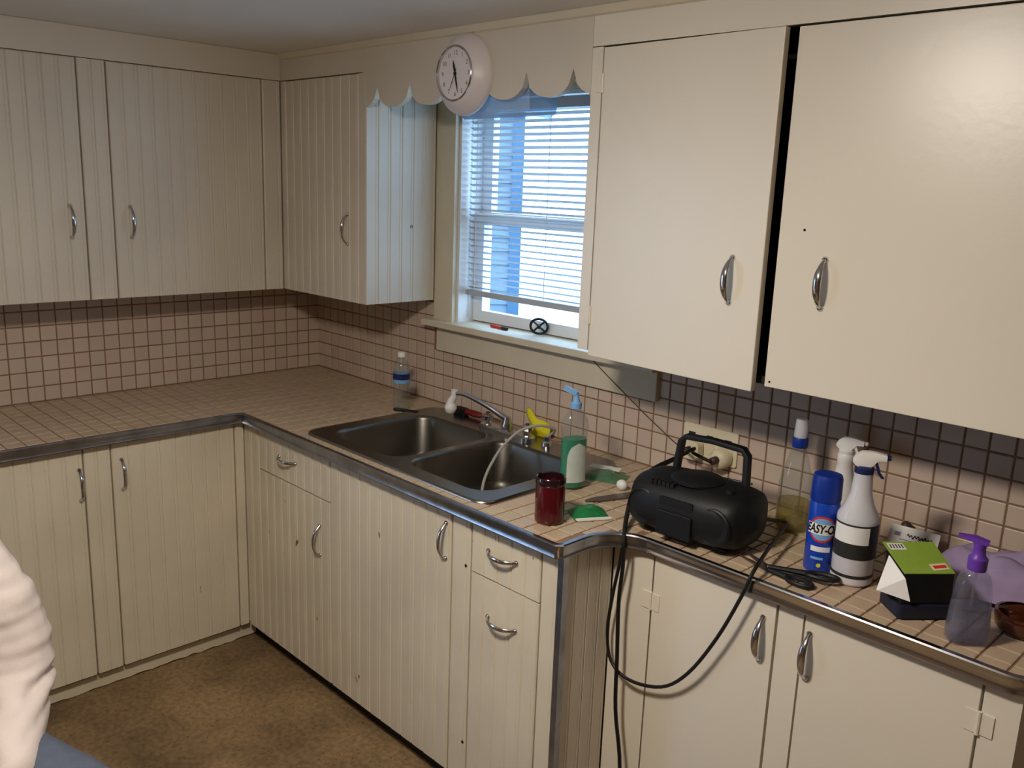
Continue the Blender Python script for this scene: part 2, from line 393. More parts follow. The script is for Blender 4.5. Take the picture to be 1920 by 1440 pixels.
# mini blind
bl = thing('mini_blind', 'white mini blind lowered over the sink window', 'window blind', (1.37, .036, 1.35))
BX0, BX1, BY = WX0+.022, WX1-.016, .036
MB().box(BX0, BX1, BY-.014, BY+.014, 1.995, 2.03).build('headrail', 'blind_white', bl)
sl = MB(); pr_ = [(-.0125, 0), (-.006, .0018), (0, .0026), (.006, .0018), (.0125, 0), (.006, .0012), (0, .002), (-.006, .0012)]
sl.prism([(a, b) for a, b in pr_], BX0-1.37, BX1-1.37, 'x'); sme = sl.mesh('slat'); sme.materials.append(MATS['blind_white'])
z = 1.372
while z < 1.985:
    add('slat', sme, None, bl, T(1.37, BY, z) @ RX(math.radians(-21))); z += .0217
MB().box(BX0, BX1, BY-.013, BY+.013, 1.343, 1.362).build('bottom_rail', 'blind_white', bl, bevel=.003)
for x in (BX0+.05, 1.37, BX1-.05):
    MB().tube([(x, BY-.014, 1.36), (x, BY-.014, 2.0)], .0012, 6).build('ladder_cord', 'cord_white', bl)
MB().tube([(BX0+.03, BY-.022, 1.99), (BX0+.03, BY-.024, 1.262)], .0035, 8).build('tilt_wand', 'clear_plastic', bl)

# ------------------------------------------------------------------ outside
struct('ground', MB().box(-14, 14, -14, 26, -.75, -.7), 'bounce_ground', 'pale ground outside the window', 'ground')
hs_ = thing('neighbour_house', 'pale blue sided house seen through the window blind', 'house', (-2.75, 4.0, -.7))
HM = T(-2.75, 4.0, -.7) @ RZ(math.radians(48))
mb = MB()
for k in range(34): mb.add(*(lambda z: ([( -6, -.02, z), (-.1, -.02, z), (-.1, 0, z+.13), (-6, 0, z+.13)], [(0, 1, 2, 3)]))(k*.13))
mb.box(-6, 0, 0, 5, 0, 4.42); mb.xf(HM).build('siding_wall', 'siding', hs_)
MB().box(-.1, .01, -.04, .08, 0, 4.42).xf(HM).build('corner_board', 'siding_trim', hs_)
MB().prism([(-.3, 4.42), (5.3, 4.42), (2.5, 6.2)], -6.2, .25, 'x').xf(HM).build('roof', 'roofing', hs_)

# ------------------------------------------------------------------ cabinet helpers
PW, PT = .052, .008
def plank_mesh():
    w, t = 1., PT; k = 1/PW
    prof = [(0, 0), (0, -t+.0032), (.003*k, -t), (w-.0135*k, -t), (w-.0115*k, -t+.0013), (w-.0095*k, -t), (w-.003*k, -t), (w, -t+.0032), (w, 0)]
    return MB().prism(prof, 0, 1, 'z').mesh('plank')
PLK = {}
def plank_panel(parent, ori, a0, a1, z0, z1, front, m='paint', name=None, thick=.012):
    """a board faced with beadboard planks; ori 'Y' faces -y (a is x), 'X' faces +x (a is y); front = coordinate of the plank faces"""
    if m not in PLK: PLK[m] = plank_mesh(); PLK[m].materials.append(MATS[m])
    if name:
        if ori == 'Y': mb = MB().box(a0, a1, front+PT, front+PT+thick, z0, z1)
        else: mb = MB().box(front-PT-thick, front-PT, a0, a1, z0, z1)
        parent = mb.build(name, m, parent)
    n = max(1, round((a1-a0)/PW)); w = (a1-a0)/n
    for i in range(n):
        a = a0+i*w
        M = (T(a, front+PT, z0) if ori == 'Y' else T(front-PT, a, z0) @ RZ(PI/2)) @ Matrix.Diagonal((w, 1, z1-z0, 1))
        add('plank', PLK[m], None, parent, M)
    return parent
def pull_mesh(wide):
    mb = MB(); L = .052; n = 16; rings = []
    for i in range(n+1):
        t = -1+2*i/n
        y = -.026*(1-abs(t)**2.6)-.003
        w = (.0040+.0050*(1-t*t)**1.0) if wide else (.0042+.0022*(1-t*t))
        if abs(t) > .93: w *= 1.25
        th = .0032
        # normal in the y/z plane
        dy = .026*2.6*abs(t)**1.6*(1 if t > 0 else -1)/L
        nn = Vector((0, -1, dy)).normalized()
        c = Vector((0, y, t*L)); rings.append([c+Vector((w*math.cos(a), 0, 0))+nn*(th*math.sin(a)) for a in [2*PI*j/10 for j in range(10)]])
    mb.loft(rings)
    for s in (-1, 1): mb.lathe([(.0075, -.001), (.0075, .002), (.005, .005)], (0, 0, s*L), 12, axis='y')
    return mb.mesh('handle', True, 50)
PULL = pull_mesh(False); PULL.materials.append(MATS['chrome'])
PULLW = pull_mesh(True); PULLW.materials.append(MATS['chrome'])
def pull(parent, ori, a, z, front, horiz=False, wide=False):
    M = T(a, front, z) if ori == 'Y' else T(front, a, z) @ RZ(PI/2)
    if horiz: M = M @ RY(PI/2)
    o = add('handle', PULLW if wide else PULL, None, parent, M); return o
def dot(parent, ori, a, z, front, r=.004, m='black_hole', name='screw_hole'):
    mb = MB().lathe([(r, -.001), (r, .0012), (r*.5, .0018)], (0, 0, 0), 10, axis='y')
    M = T(a, front, z) if ori == 'Y' else T(front, a, z) @ RZ(PI/2)
    return mb.build(name, m, parent, M=M)
def hinge(parent, a, z, front, m='paint_slab'):
    o = MB().box(a-.026, a-.003, front-.0028, front, z-.022, z+.022).box(a+.003, a+.026, front-.0028, front, z-.022, z+.022).tube([(a, front-.003, z-.024), (a, front-.003, z+.024)], .0042, 8)
    return o.build('hinge', m, parent)
g = .0024

# ------------------------------------------------------------------ left wall: wall cabinet
c = thing('wall_cabinet', 'beadboard wall cabinet with two handles on the left wall', 'cabinet', (.14, -1.1, ZB))
MB().box(0, DUL-.022, -2.1, -.001, ZB, ZT).build('body', 'paint', c)
MB().box(DUL-.022, DUL, -2.1, -DU, ZD+g, ZT-.001).build('top_rail', 'paint', c)
Y1, Y2, Y3, Y4, Y5 = -1.64, -1.073, -.98, -.414, -DU
plank_panel(c, 'X', Y2+g, Y3-g, ZB, ZD, DUL, name='stile')
plank_panel(c, 'X', Y4+g, Y5-.001, ZB, ZD, DUL, name='stile')
MB().box(DUL-.02, DUL, -2.1, Y1-g, ZB, ZD).build('stile', 'paint', c)
d = plank_panel(c, 'X', Y1+g, Y2-g, ZB, ZD-g, DUL, name='door'); pull(d, 'X', -1.121, 1.575, DUL)
d = plank_panel(c, 'X', Y3+g, Y4-g, ZB, ZD-g, DUL, name='door'); pull(d, 'X', -.925, 1.573, DUL)
# ---- back wall, left of the window
c = thing('wall_cabinet', 'beadboard wall cabinet in the corner left of the window', 'cabinet', (.55, -.17, ZB))
MB().box(DUL+.001, XA-.022, -DU+.022, -.004, ZB+.002, ZT).build('body', 'paint', c)
MB().box(DUL+.001, XA, -DU, -DU+.022, ZD+g, ZT-.001).build('top_rail', 'paint', c)
plank_panel(c, 'Y', DUL+.002, .322, ZB, ZD, -DU, name='stile')
MB().box(.80+g, XA-.0085, -DU, -DU+.02, ZB, ZD).build('stile', 'paint', c)
d = plank_panel(c, 'Y', .322+g, .80-g, ZB, ZD-g, -DU, name='door'); pull(d, 'Y', .731, 1.57, -DU)
s = plank_panel(c, 'X', -DU+.001, -.024, ZB, ZT-.002, XA, name='side_panel'); dot(s, 'X', -.135, 1.585, XA, .006, 'knife_steel', 'screw_head')
# ---- right of the window
c = thing('wall_cabinet', 'smooth cream wall cabinet with a door ajar right of the window', 'cabinet', (2.4, -.17, ZB))
XRW = 3.02
MB().box(XB, XB+.018, -DU+.02, -.022, ZB, ZT).box(XRW-.018, XRW, -DU+.02, -.004, ZB, ZT).box(XB+.018, XRW-.018, -DU+.02, -.004, ZB, ZB+.018).box(XB+.018, XRW-.018, -.024, -.006, ZB+.018, ZT).box(XB+.018, XRW-.018, -DU+.04, -.024, 1.68, 1.695).build('body', 'inside_shade', c)
MB().box(XB, XRW, -DU, -DU+.02, ZD+g, ZT-.001).build('top_rail', 'paint_slab', c)
MB().box(XB, 1.884-g, -DU, -DU+.02, ZB, ZD).build('stile', 'paint_slab', c)
MB().box(2.985+g, XRW, -DU, -DU+.02, ZB, ZD).build('stile', 'paint_slab', c)
d = MB().box(1.884+g, 2.404, -DU-.002, -DU+.018, ZB-.014, ZD-g).build('door', 'paint_slab', c, bevel=.002)
pull(d, 'Y', 2.323, 1.548, -DU-.002, wide=True)
HP = Vector((1.886, -DU, 0)); d.matrix_basis = T(*HP) @ RZ(math.radians(-2.4)) @ T(*(-HP)); WM[d.name] = d.matrix_basis.copy()
for z in (2.008, 1.41): hinge(c, 1.888, z, -DU)
d = MB().box(2.424, 2.985-g, -DU-.002, -DU+.018, ZB, ZD-g).build('door', 'paint_slab', c, bevel=.002)
pull(d, 'Y', 2.539, 1.56, -DU-.002, wide=True); dot(d, 'Y', 2.484, 1.672, -DU-.002, .0028); dot(d, 'Y', 2.437, 1.325, -DU-.002, .0025)
# ---- scalloped valance
val = thing('window_valance', 'scalloped wooden valance board above the sink window', 'valance', (1.345, -.33, 1.98))
pts = [(XA+.001, ZT-.001), (XA+.001, 1.995)]
cus = [.732+.175*k for k in range(8)]
for k in range(7):
    a, b = cus[k], cus[k+1]
    for i in range(13):
        x = a+(b-a)*i/12
        if XA+.004 < x < XB-.004:
            u_ = 2*(x-a)/(b-a)-1
            pts.append((x, 2.052-.070*math.sqrt(max(0, 1-abs(u_)**2.3))))
pts += [(XB-.001, 1.975), (XB-.001, ZT-.001)]
MB().prism(pts, -DU, -DU+.02, 'y').build('scalloped_board', 'paint', val)
MB().box(XA+.001, XB-.001, -DU+.02, -.022, 2.085, 2.10).build('soffit', 'trim_paint', val)
struct('trim_1', MB().prism([(-DU-.016, ZT-.0005), (-DU, ZT-.0005), (-DU, ZT-.022), (-DU-.006, ZT-.018)], DUL+.002, XRW, 'x'), 'trim_paint', 'thin painted moulding where cabinets meet the ceiling', 'trim')
# fixture behind the valance
fx = thing('strip_light', 'small unlit strip light with clear lens behind the valance', 'light fixture', (1.46, -.25, 2.085))
MB().box(1.29, 1.59, -.305, -.19, 2.012, 2.085).build('housing', 'white_plastic', fx)
MB().prism([(-.308, 2.012), (-.187, 2.012), (-.193, 1.955), (-.215, 1.938), (-.28, 1.938), (-.302, 1.955)], 1.287, 1.593, 'x').build('lens', 'lens_plastic', fx)

# ------------------------------------------------------------------ base cabinets
ZK, ZF = .075, .884
FL, FS, FR = .548, -.663, -.468
c = thing('base_cabinet', 'cream beadboard base cabinet along the left wall', 'cabinet', (.27, -1.4, 0))  # cream paint with brown chips, same as on the sink run
MB().box(.004, FL-.022, -2.15, -.004, .07, ZF).build('body', 'paint_worn', c)
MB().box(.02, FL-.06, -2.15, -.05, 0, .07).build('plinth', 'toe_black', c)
Y1, Y2, Y3, Y4 = -1.68, -1.222, -1.135, -.70
plank_panel(c, 'X', Y2+g, Y3-g, ZK, ZF, FL, 'paint_worn', 'stile')
plank_panel(c, 'X', Y4+g, FS+.0, ZK, ZF, FL, 'paint_worn', 'stile')
plank_panel(c, 'X', -2.15, Y1-g, ZK, ZF, FL, 'paint_worn', 'stile')
d = plank_panel(c, 'X', Y1+g, Y2-g, ZK, ZF, FL, 'paint_worn', 'door'); pull(d, 'X', -1.237, .752, FL)
d = plank_panel(c, 'X', Y3+g, Y4-g, ZK, ZF, FL, 'paint_worn', 'door'); pull(d, 'X', -1.103, .762, FL)
# baseboard strip along the floor with a ragged lower edge
bbp = MB()
n = 60; poly = []
for i in range(n+1): poly.append((-2.15+i*(1.53)/n, random.uniform(.002, .010)))
poly += [(-.62, .052), (-2.15, .052)]
bbp.prism(poly, FL-.06, FL-.035, 'x'); struct('baseboard_left', bbp, 'trim_paint', 'chipped cream baseboard strip under the left cabinets', 'baseboard')

c = thing('base_cabinet', 'narrow beadboard base cabinet with one drawer in the corner', 'cabinet', (.84, -.33, 0))
MB().box(FL+.002, 1.11, FS+.022, FS+.036, .07, ZF).box(FL+.002, FL+.018, FS+.036, -.004, .07, ZF).box(1.094, 1.11, FS+.036, -.004, .07, .70).box(FL+.018, 1.094, FS+.036, -.004, .07, .09).build('body', 'paint_worn', c)
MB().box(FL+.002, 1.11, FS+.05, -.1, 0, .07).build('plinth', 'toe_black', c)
plank_panel(c, 'Y', FL+.002, .655-g, ZK, ZF, FS, 'paint_worn', 'stile')
d = plank_panel(c, 'Y', .655+g, 1.108, .722+g, ZF, FS, 'paint_worn', 'drawer'); pull(d, 'Y', .85, .802, FS, True)
d = plank_panel(c, 'Y', .655+g, 1.108, ZK, .722-g, FS, 'paint_worn', 'door'); pull(d, 'Y', 1.049, .573, FS)
c = thing('base_cabinet', 'wide single door beadboard base cabinet under the sink', 'cabinet', (1.42, -.33, 0))
MB().box(1.112, 1.792, FS+.022, FS+.04, .07, ZF).box(1.112, 1.13, FS+.04, -.004, .07, .70).box(1.774, 1.792, FS+.04, -.004, .07, .70).box(1.13, 1.774, FS+.04, -.004, .07, .09).build('body', 'paint_worn', c)
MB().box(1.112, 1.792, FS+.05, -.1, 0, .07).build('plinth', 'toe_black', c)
d = plank_panel(c, 'Y', 1.112+g, 1.712-g, ZK, ZF, FS, 'paint_worn', 'door'); pull(d, 'Y', 1.69, .78, FS)
s = plank_panel(c, 'Y', 1.712+.004, 1.792-g, ZK, ZF, FS, 'paint_worn', 'stile'); dot(s, 'Y', 1.775, .735, FS, .0045); dot(s, 'Y', 1.78, .20, FS, .005)
c = thing('base_cabinet', 'beadboard base cabinet with stacked pulls at the sink run end', 'cabinet', (1.95, -.33, 0))
MB().box(1.794, XE-.035, FS+.022, -.004, .07, ZF).build('body', 'paint_worn', c)
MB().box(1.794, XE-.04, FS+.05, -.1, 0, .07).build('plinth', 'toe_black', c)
d = plank_panel(c, 'Y', 1.794+g, 2.052-g, .728+g, ZF, FS, 'paint_worn', 'drawer'); pull(d, 'Y', 1.915, .808, FS, True)
d = plank_panel(c, 'Y', 1.794+g, 2.052-g, ZK, .728-g, FS, 'paint_worn', 'door'); pull(d, 'Y', 1.92, .622, FS, True)
plank_panel(c, 'Y', 2.052+g, XE-.022, ZK, ZF, FS, 'paint_worn', 'stile')
plank_panel(c, 'X', FS+.008, FR-.002, .03, ZF, XE-.012, 'paint', 'side_panel')
MB().prism([(XE-.022, FS-.006), (XE-.004, FS-.006), (XE-.004, FS+.014), (XE-.012, FS+.014), (XE-.012, FS+.001), (XE-.022, FS+.001)], .02, ZF+.004, 'z').build('corner_strip', 'chrome_worn', c)
c = thing('base_cabinet', 'smooth cream base cabinet with two chrome handles at right', 'cabinet', (2.6, -.23, 0))
XC = 3.075
MB().box(XE-.010, XC, FR+.02, -.004, .07, ZF).build('body', 'paint_slab', c)
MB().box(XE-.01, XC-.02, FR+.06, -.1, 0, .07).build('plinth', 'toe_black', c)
MB().box(XE-.010, 2.25-g, FR, FR+.02, .05, ZF).build('stile', 'paint_slab', c)
d = MB().box(2.25+g, 2.585-.003, FR-.001, FR+.018, .07, ZF-.002).build('door', 'paint_slab', c, bevel=.0015); pull(d, 'Y', 2.553, .774, FR-.001, wide=True)
MB().box(2.585+.003, 2.648-g, FR, FR+.02, .05, ZF).build('stile', 'paint_slab', c)
d = MB().box(2.648+g, 3.008-g, FR-.001, FR+.018, .07, ZF-.002).build('door', 'paint_slab', c, bevel=.0015); pull(d, 'Y', 2.664, .779, FR-.001, wide=True)
MB().box(3.008+g, XC, FR, FR+.02, .05, ZF).build('stile', 'paint_slab', c)
hinge(c, 3.009, .79, FR); hinge(c, 2.249, .75, FR)

# ------------------------------------------------------------------ countertop
ct = thing('countertop', 'tan tiled countertop with metal edging around the kitchen corner', 'countertop', (1.2, -.3, ZF))
SX0, SX1, SY0, SY1 = .945, 1.795, -.625, -.085      # sink cut-out
fil = [(XE-.004, -.60)]
for i in range(1, 9):
    a = PI-PI/2*(1-i/8)*1.0
    a = PI+PI/2*i/8
cxf, cyf, rf = XE-.004+.11, -.60, .113
FILL = [(cxf-.11*math.cos(PI/2*i/8), cyf+rf*math.sin(PI/2*i/8)) for i in range(9)]
rr = .055
ENDC = [(XR-rr+rr*math.sin(PI/2*i/6), -DR+rr-rr*math.cos(PI/2*i/6)) for i in range(7)]
z0, z1 = ZF, ZC-.004
top = MB().box(0, DL, -2.2, 0, z0, z1).box(DL, SX0, -DS, 0, z0, z1).box(SX0, SX1, -DS, SY0, z0, z1).box(SX0, SX1, SY1, 0, z0, z1).box(SX1, XE-.004, -DS, 0, z0, z1)
top.prism([(XE-.004, 0), (XE-.004, cyf)]+FILL+ENDC+[(XR, 0)], z0, z1, 'z')
top.build('slab', 'grout', ct)
def sweep(path, prof, name, m, parent):
    """profile (outward, z) along a flat path; outward = right-hand side of travel"""
    n = len(path); rings = []
    for i in range(n):
        p = Vector(path[i]); d0 = (p-Vector(path[i-1])).normalized() if i else None; d1 = (Vector(path[i+1])-p).normalized() if i < n-1 else None
        d0 = d0 or d1; d1 = d1 or d0
        n0 = Vector((d0.y, -d0.x)); n1 = Vector((d1.y, -d1.x)); b = (n0+n1).normalized(); k = 1/max(.4, b.dot(n0))
        rings.append([(p.x+b.x*k*o, p.y+b.y*k*o, z) for o, z in prof])
    return MB().loft(rings).build(name, m, parent, smooth=True, ang=25)
zt = ZC+.0025; zb_ = ZF-.004
prof = [(0, zb_), (.0045, zb_), (.0065, zb_+.004), (.0045, zb_+.009), (.0045, zt-.016), (.0065, zt-.011), (.0065, zt-.003), (.004, zt), (-.008, zt), (-.008, zt-.003), (0, zt-.004)]
inn = [(DL, -DS-.0)]
path = [(DL, -2.2), (DL, -DS-.012), (DL+.012, -DS), (XE-.016, -DS), (XE-.004, -DS+.012), (XE-.004, cyf)]
sweep(path, prof, 'edge_trim', 'chrome_worn', ct)
sweep(FILL, prof, 'edge_trim', 'chrome_worn', ct)
sweep([FILL[-1]]+ENDC+[(XR, -.02)], prof, 'edge_trim', 'chrome', ct)
slots = []
def inside(x, y):
    if y > -.006 or x < .006: return False
    if x <= DL-.01 and y > -2.2: return True
    if SX0-.0 < x < SX1 and SY0 < y < SY1: return False
    if x <= XE-.012: return y > -DS+.010
    if x <= cxf:
        return y > cyf+.008+rf*math.sin(math.acos(max(-1, min(1, (cxf-x)/.11))))
    return x < XR-.012 and y > -DR+.010
def spans(i, j):
    x0, x1 = i*TP+G/2, (i+1)*TP-G/2; y1, y0 = -j*TP-G/2, -(j+1)*TP+G/2
    return x0, x1, y0, y1
for i in range(57):
    for j in range(40):
        x0, x1, y0, y1 = spans(i, j)
        K = 9
        xs = [x0+(x1-x0)*a/K for a in range(K+1)]; ys = [y0+(y1-y0)*a/K for a in range(K+1)]
        ins = [[inside(x, y) for y in ys] for x in xs]
        # largest bounding row/column run that is inside
        rows = [b for b in range(K+1) if sum(ins[a][b] for a in range(K+1)) >= (K+1)*.55]
        if not rows: continue
        cols = [a for a in range(K+1) if all(ins[a][b] for b in rows)]
        if len(cols) < 2 or len(rows) < 2: continue
        X0, X1, Yy0, Yy1 = xs[cols[0]], xs[cols[-1]], ys[rows[0]], ys[rows[-1]]
        slots.append((Vector(((X0+X1)/2, (Yy0+Yy1)/2, ZC-.004)), X1-X0, Yy1-Yy0, Matrix()))
lay_tiles(ct, slots, 'counter_tile')

# ------------------------------------------------------------------ sink
sk = thing('kitchen_sink', 'double bowl stainless steel sink set in the counter', 'sink', (1.37, -.35, ZC))
OUT = rrect(.925, 1.812, -.642, -.068, .05)
BOWLS = [rrect(.985, 1.362, -.592, -.175, .07), rrect(1.392, 1.757, -.592, -.175, .07)]
bm = bmesh.new()
zr = ZC+.0055; edges = []
for lp in [OUT]+BOWLS:
    vs = [bm.verts.new((x, y, zr)) for x, y in lp]
    edges += [bm.edges.new((vs[i], vs[(i+1) % len(vs)])) for i in range(len(vs))]
bmesh.ops.triangle_fill(bm, use_beauty=True, edges=edges)
me = bpy.data.meshes.new('deck'); bm.to_mesh(me); bm.free()
dk = MB(); dk.add([v.co for v in me.vertices], [tuple(p.vertices) for p in me.polygons])
def shrink(lp, d, z):
    cx = (min(p[0] for p in lp)+max(p[0] for p in lp))/2; cy = (min(p[1] for p in lp)+max(p[1] for p in lp))/2
    hx = max(p[0] for p in lp)-cx; hy = max(p[1] for p in lp)-cy
    return [(cx+(x-cx)*(hx-d)/hx, cy+(y-cy)*(hy-d)/hy, z) for x, y in lp]
dk.loft([shrink(OUT, 0, zr), shrink(OUT, -.004, zr-.002), shrink(OUT, -.005, ZC-.003)], False, False)
dk.build('deck', 'steel', sk, smooth=True, ang=60)
for lp in BOWLS:
    b = MB().loft([shrink(lp, 0, zr), shrink(lp, .004, zr-.003), shrink(lp, .008, zr-.012), shrink(lp, .018, zr-.13), shrink(lp, .028, zr-.158), shrink(lp, .055, zr-.168), shrink(lp, .12, zr-.172)], False, True).build('bowl', 'steel_bowl', sk, smooth=True, ang=50)
    cx = sum(p[0] for p in lp)/len(lp); cy = sum(p[1] for p in lp)/len(lp)
    MB().lathe([(.045, 0), (.045, .003), (.036, .004), (.034, .0015), (.012, .001), (.010, .004), (.002, .005)], (cx, cy, zr-.173), 20).build('drain', 'drain_metal', b, smooth=True)
# faucet
ZR = zr
fa = thing('faucet', 'chrome sink faucet with white swivel sprayer on its spout', 'faucet', (1.36, -.12, ZR))
MB().loft([[(x, y, z) for x, y in rrect(1.235+d, 1.485-d, -.148+d, -.092-d, .026-d)] for d, z in ((0, ZR), (0, ZR+.010), (.006, ZR+.016))]).build('base_plate', 'chrome', fa, smooth=True)
tip = P(852, 737, 'y', -.20)
MB().tube([(1.362, -.12, ZR+.012), (1.362, -.12, ZR+.045), (1.335, -.13, ZR+.062), (1.28, -.155, ZR+.092), (1.215, -.185, ZR+.117), (tip.x+.01, tip.y, tip.z)], [.013, .012, .010, .0085, .0075, .0075], 12, 4).build('spout', 'chrome', fa, smooth=True)
MB().lathe([(.020, 0), (.020, .018), (.014, .034), (.012, .046)], (1.362, -.12, ZR+.012), 18).build('spout_collar', 'chrome', fa, smooth=True)
ball = P(845, 764, 'y', -.205)
MB().tube([(tip.x, tip.y, tip.z+.012), (tip.x-.002, tip.y, tip.z-.012), (ball.x+.002, ball.y, ball.z+.022), (ball.x, ball.y, ball.z), (ball.x-.003, ball.y, ball.z-.016)], [.011, .011, .014, .022, .016], 14, 4).build('swivel_sprayer', 'white_plastic', fa, smooth=True)
for x, bc in ((1.265, 'red_dark'), (1.458, 'navy')):
    h = MB().lathe([(.014, 0), (.012, .012), (.020, .020), (.022, .030), (.016, .038), (.004, .040)], (x, -.12, ZR+.014), 10).build('tap_handle', 'chrome', fa, smooth=True, ang=25)
    MB().lathe([(.008, 0), (.006, .003)], (x, -.12, ZR+.0535), 10).build('index_cap', bc, h)
MB().lathe([(.019, 0), (.017, .012), (.011, .016), (.011, .03)], (1.545, -.115, ZR), 16).build('hose_holder', 'chrome', fa, smooth=True)
hz = [Vector((1.545, -.115, ZR+.03)), P(1040, 806, 'y', -.12), P(1012, 798, 'y', -.17), P(975, 808, 'y', -.22), P(942, 838, 'y', -.28), P(920, 872, 'y', -.33), P(908, 900, 'y', -.36), P(903, 925, 'y', -.38)]
MB().tube(hz, .0048, 8, 6).build('sprayer_hose', 'grey_hose', fa, smooth=True)

# ------------------------------------------------------------------ ceiling lamp
lf = thing('ceiling_light', 'round frosted ceiling light above the kitchen floor', 'light fixture', LAMP_POS)
MB().lathe([(.14, 0), (.14, -.018), (.12, -.03)], LAMP_POS, 32).build('base', 'lamp_metal', lf, smooth=True)
MB().lathe([(.128, -.026), (.134, -.034), (.128, -.046), (.10, -.058), (.055, -.066), (.004, -.069)], LAMP_POS, 32).build('globe', 'lamp_glow', lf, smooth=True)

# ------------------------------------------------------------------ wall clock
ck = thing('wall_clock', 'round white wall clock hung on the scalloped valance', 'clock', (1.357, -DU, 2.058))
CC = (1.357, -DU, 2.058)
MB().lathe([(.116, .0), (.117, .008), (.114, .016), (.100, .030), (.086, .044), (.080, .049), (.076, .049), (.074, .045)], CC, 48, axis='y').build('case', 'clock_white', ck, smooth=True)
MB().lathe([(.0795, .0475), (.0795, .052), (.077, .0545), (.0735, .052), (.0735, .044)], CC, 48, axis='y', cap0=False, cap1=False).build('bezel', 'chrome', ck, smooth=True)
dl = MB().lathe([(.0745, .040), (.0745, .0445)], CC, 40, axis='y').build('dial', 'dial_white', ck)
for h in range(1, 13):
    a = PI/2-h*PI/6
    t = text_mb(str(h), .0175, .0002)
    t.xf(T(CC[0]+.058*math.cos(a), CC[1]-.0449, CC[2]+.058*math.sin(a)) @ RX(PI/2)).build('numeral', 'ink_black', dl)
def hand(ang, L, w, y, nm, tail=.016):
    a = PI/2-math.radians(ang)
    o = MB().prism([(-tail, -w*.6), (L*.55, -w), (L, 0), (L*.55, w), (-tail, w*.6)], 0, .0008, 'z')
    o.xf(T(CC[0], CC[1]-y, CC[2]) @ RX(PI/2) @ RZ(a)); return o.build(nm, 'ink_black', ck)
hand(345, .040, .0042, .0462, 'hour_hand'); hand(165, .056, .0030, .0472, 'minute_hand'); hand(205, .05, .0008, .0480, 'second_hand')
MB().lathe([(.005, .045), (.005, .0492), (.002, .050)], CC, 14, axis='y').build('hub', 'ink_black', ck)

# ------------------------------------------------------------------ on the window sill
w = P(1010, 630, 'z', WZ0)
wt = thing('valve_wheel', 'small black spoked wheel propped on the window sill', 'wheel', w)
WMX = T(w.x, w.y, WZ0+.0335) @ RZ(math.radians(38)) @ RX(math.radians(24))
MB().tube([(.030*math.cos(a), 0, .030*math.sin(a)) for a in [2*PI*i/24 for i in range(25)]], .0045, 8).xf(WMX).build('rim', 'black_plastic', wt, smooth=True)
for k in range(4):
    a = PI/4+k*PI/2; MB().tube([(0, 0, 0), (.029*math.cos(a), 0, .029*math.sin(a))], .0032, 6).xf(WMX).build('spoke', 'black_plastic', wt)
MB().lathe([(.007, -.006), (.007, .006)], (0, 0, 0), 12, axis='y').xf(WMX).build('hub', 'black_plastic', wt)
p0 = P(921, 610, 'z', WZ0+.006); p1 = P(952, 617, 'z', WZ0+.006); p1.y = p0.y-.01; p0.y -= .0
r = thing('red_pen', 'short red marker lying on the window sill', 'pen', (p0.x, p0.y, WZ0))
q = p0.lerp(p1, .68)
MB().tube([p0, q], .0055, 10).build('barrel', 'red_bright', r, smooth=True)
MB().tube([q, p1], .006, 10).build('cap', 'ink_black', r, smooth=True)

# ------------------------------------------------------------------ around the sink
def bottle(prof, c, m, name, parent, seg=28, sx=1., sy=1.): return MB().lathe(prof, c, seg, sx, sy).build(name, m, parent, smooth=True)
c = Vector((.871, -.195, ZC))
b = thing('water_bottle', 'clear plastic water bottle with blue band left of the sink', 'bottle', c)
bottle([(.026, 0), (.030, .004), (.031, .02), (.0295, .035), (.031, .05), (.0295, .065), (.031, .08), (.0295, .095), (.031, .11), (.031, .15), (.026, .175), (.014, .195), (.0125, .205)], c, 'clear_plastic', 'body', b)
MB().lathe([(.0318, .105), (.0318, .14)], c, 28, cap0=False, cap1=False).build('label', 'light_blue', b, smooth=True)
MB().lathe([(.0322, .118), (.0322, .140)], c, 28, cap0=False, cap1=False).build('label_band', 'navy', b, smooth=True)
bottle([(.0145, .200), (.0145, .216), (.013, .218)], c, 'white_plastic', 'cap', b)
# dark strainer edge thing beside the bottle
p = P(758, 771, 'z', ZC)
t = MB().loft([[(x, y, z) for x, y in rrect(p.x-.045, p.x+.06, p.y-.012, p.y+.010, .009)] for z in (ZC+.0003, ZC+.007)]).build('black_scraper', 'black_matte')
t.matrix_basis = T(p.x, p.y, 0) @ RZ(.35) @ T(-p.x, -p.y, 0); tag(t, 'flat black scraper lying beside the water bottle', 'scraper')
# red-handled brush
p = P(880, 776, 'z', zr+.01)
t = thing('scrub_brush', 'dark red handled scrub brush behind the left bowl', 'brush', (p.x, p.y, zr))
MB().loft([[(p.x+x, p.y+.0+y, zr+z) for y, z in [(ry*math.cos(a), .016+rz*math.sin(a)) for a in [2*PI*j/10 for j in range(10)]]] for x, ry, rz in ((-.02, .006, .006), (-.012, .014, .011), (.03, .013, .012), (.06, .011, .010), (.068, .004, .004))]).build('handle', 'red_dark', t, smooth=True)
MB().loft([[(p.x+x, p.y+y, z) for x, y in rrect(-.075, -.014, -.016, .016, .01)] for z in (zr+.001, zr+.024)]).build('bristles', 'black_matte', t)
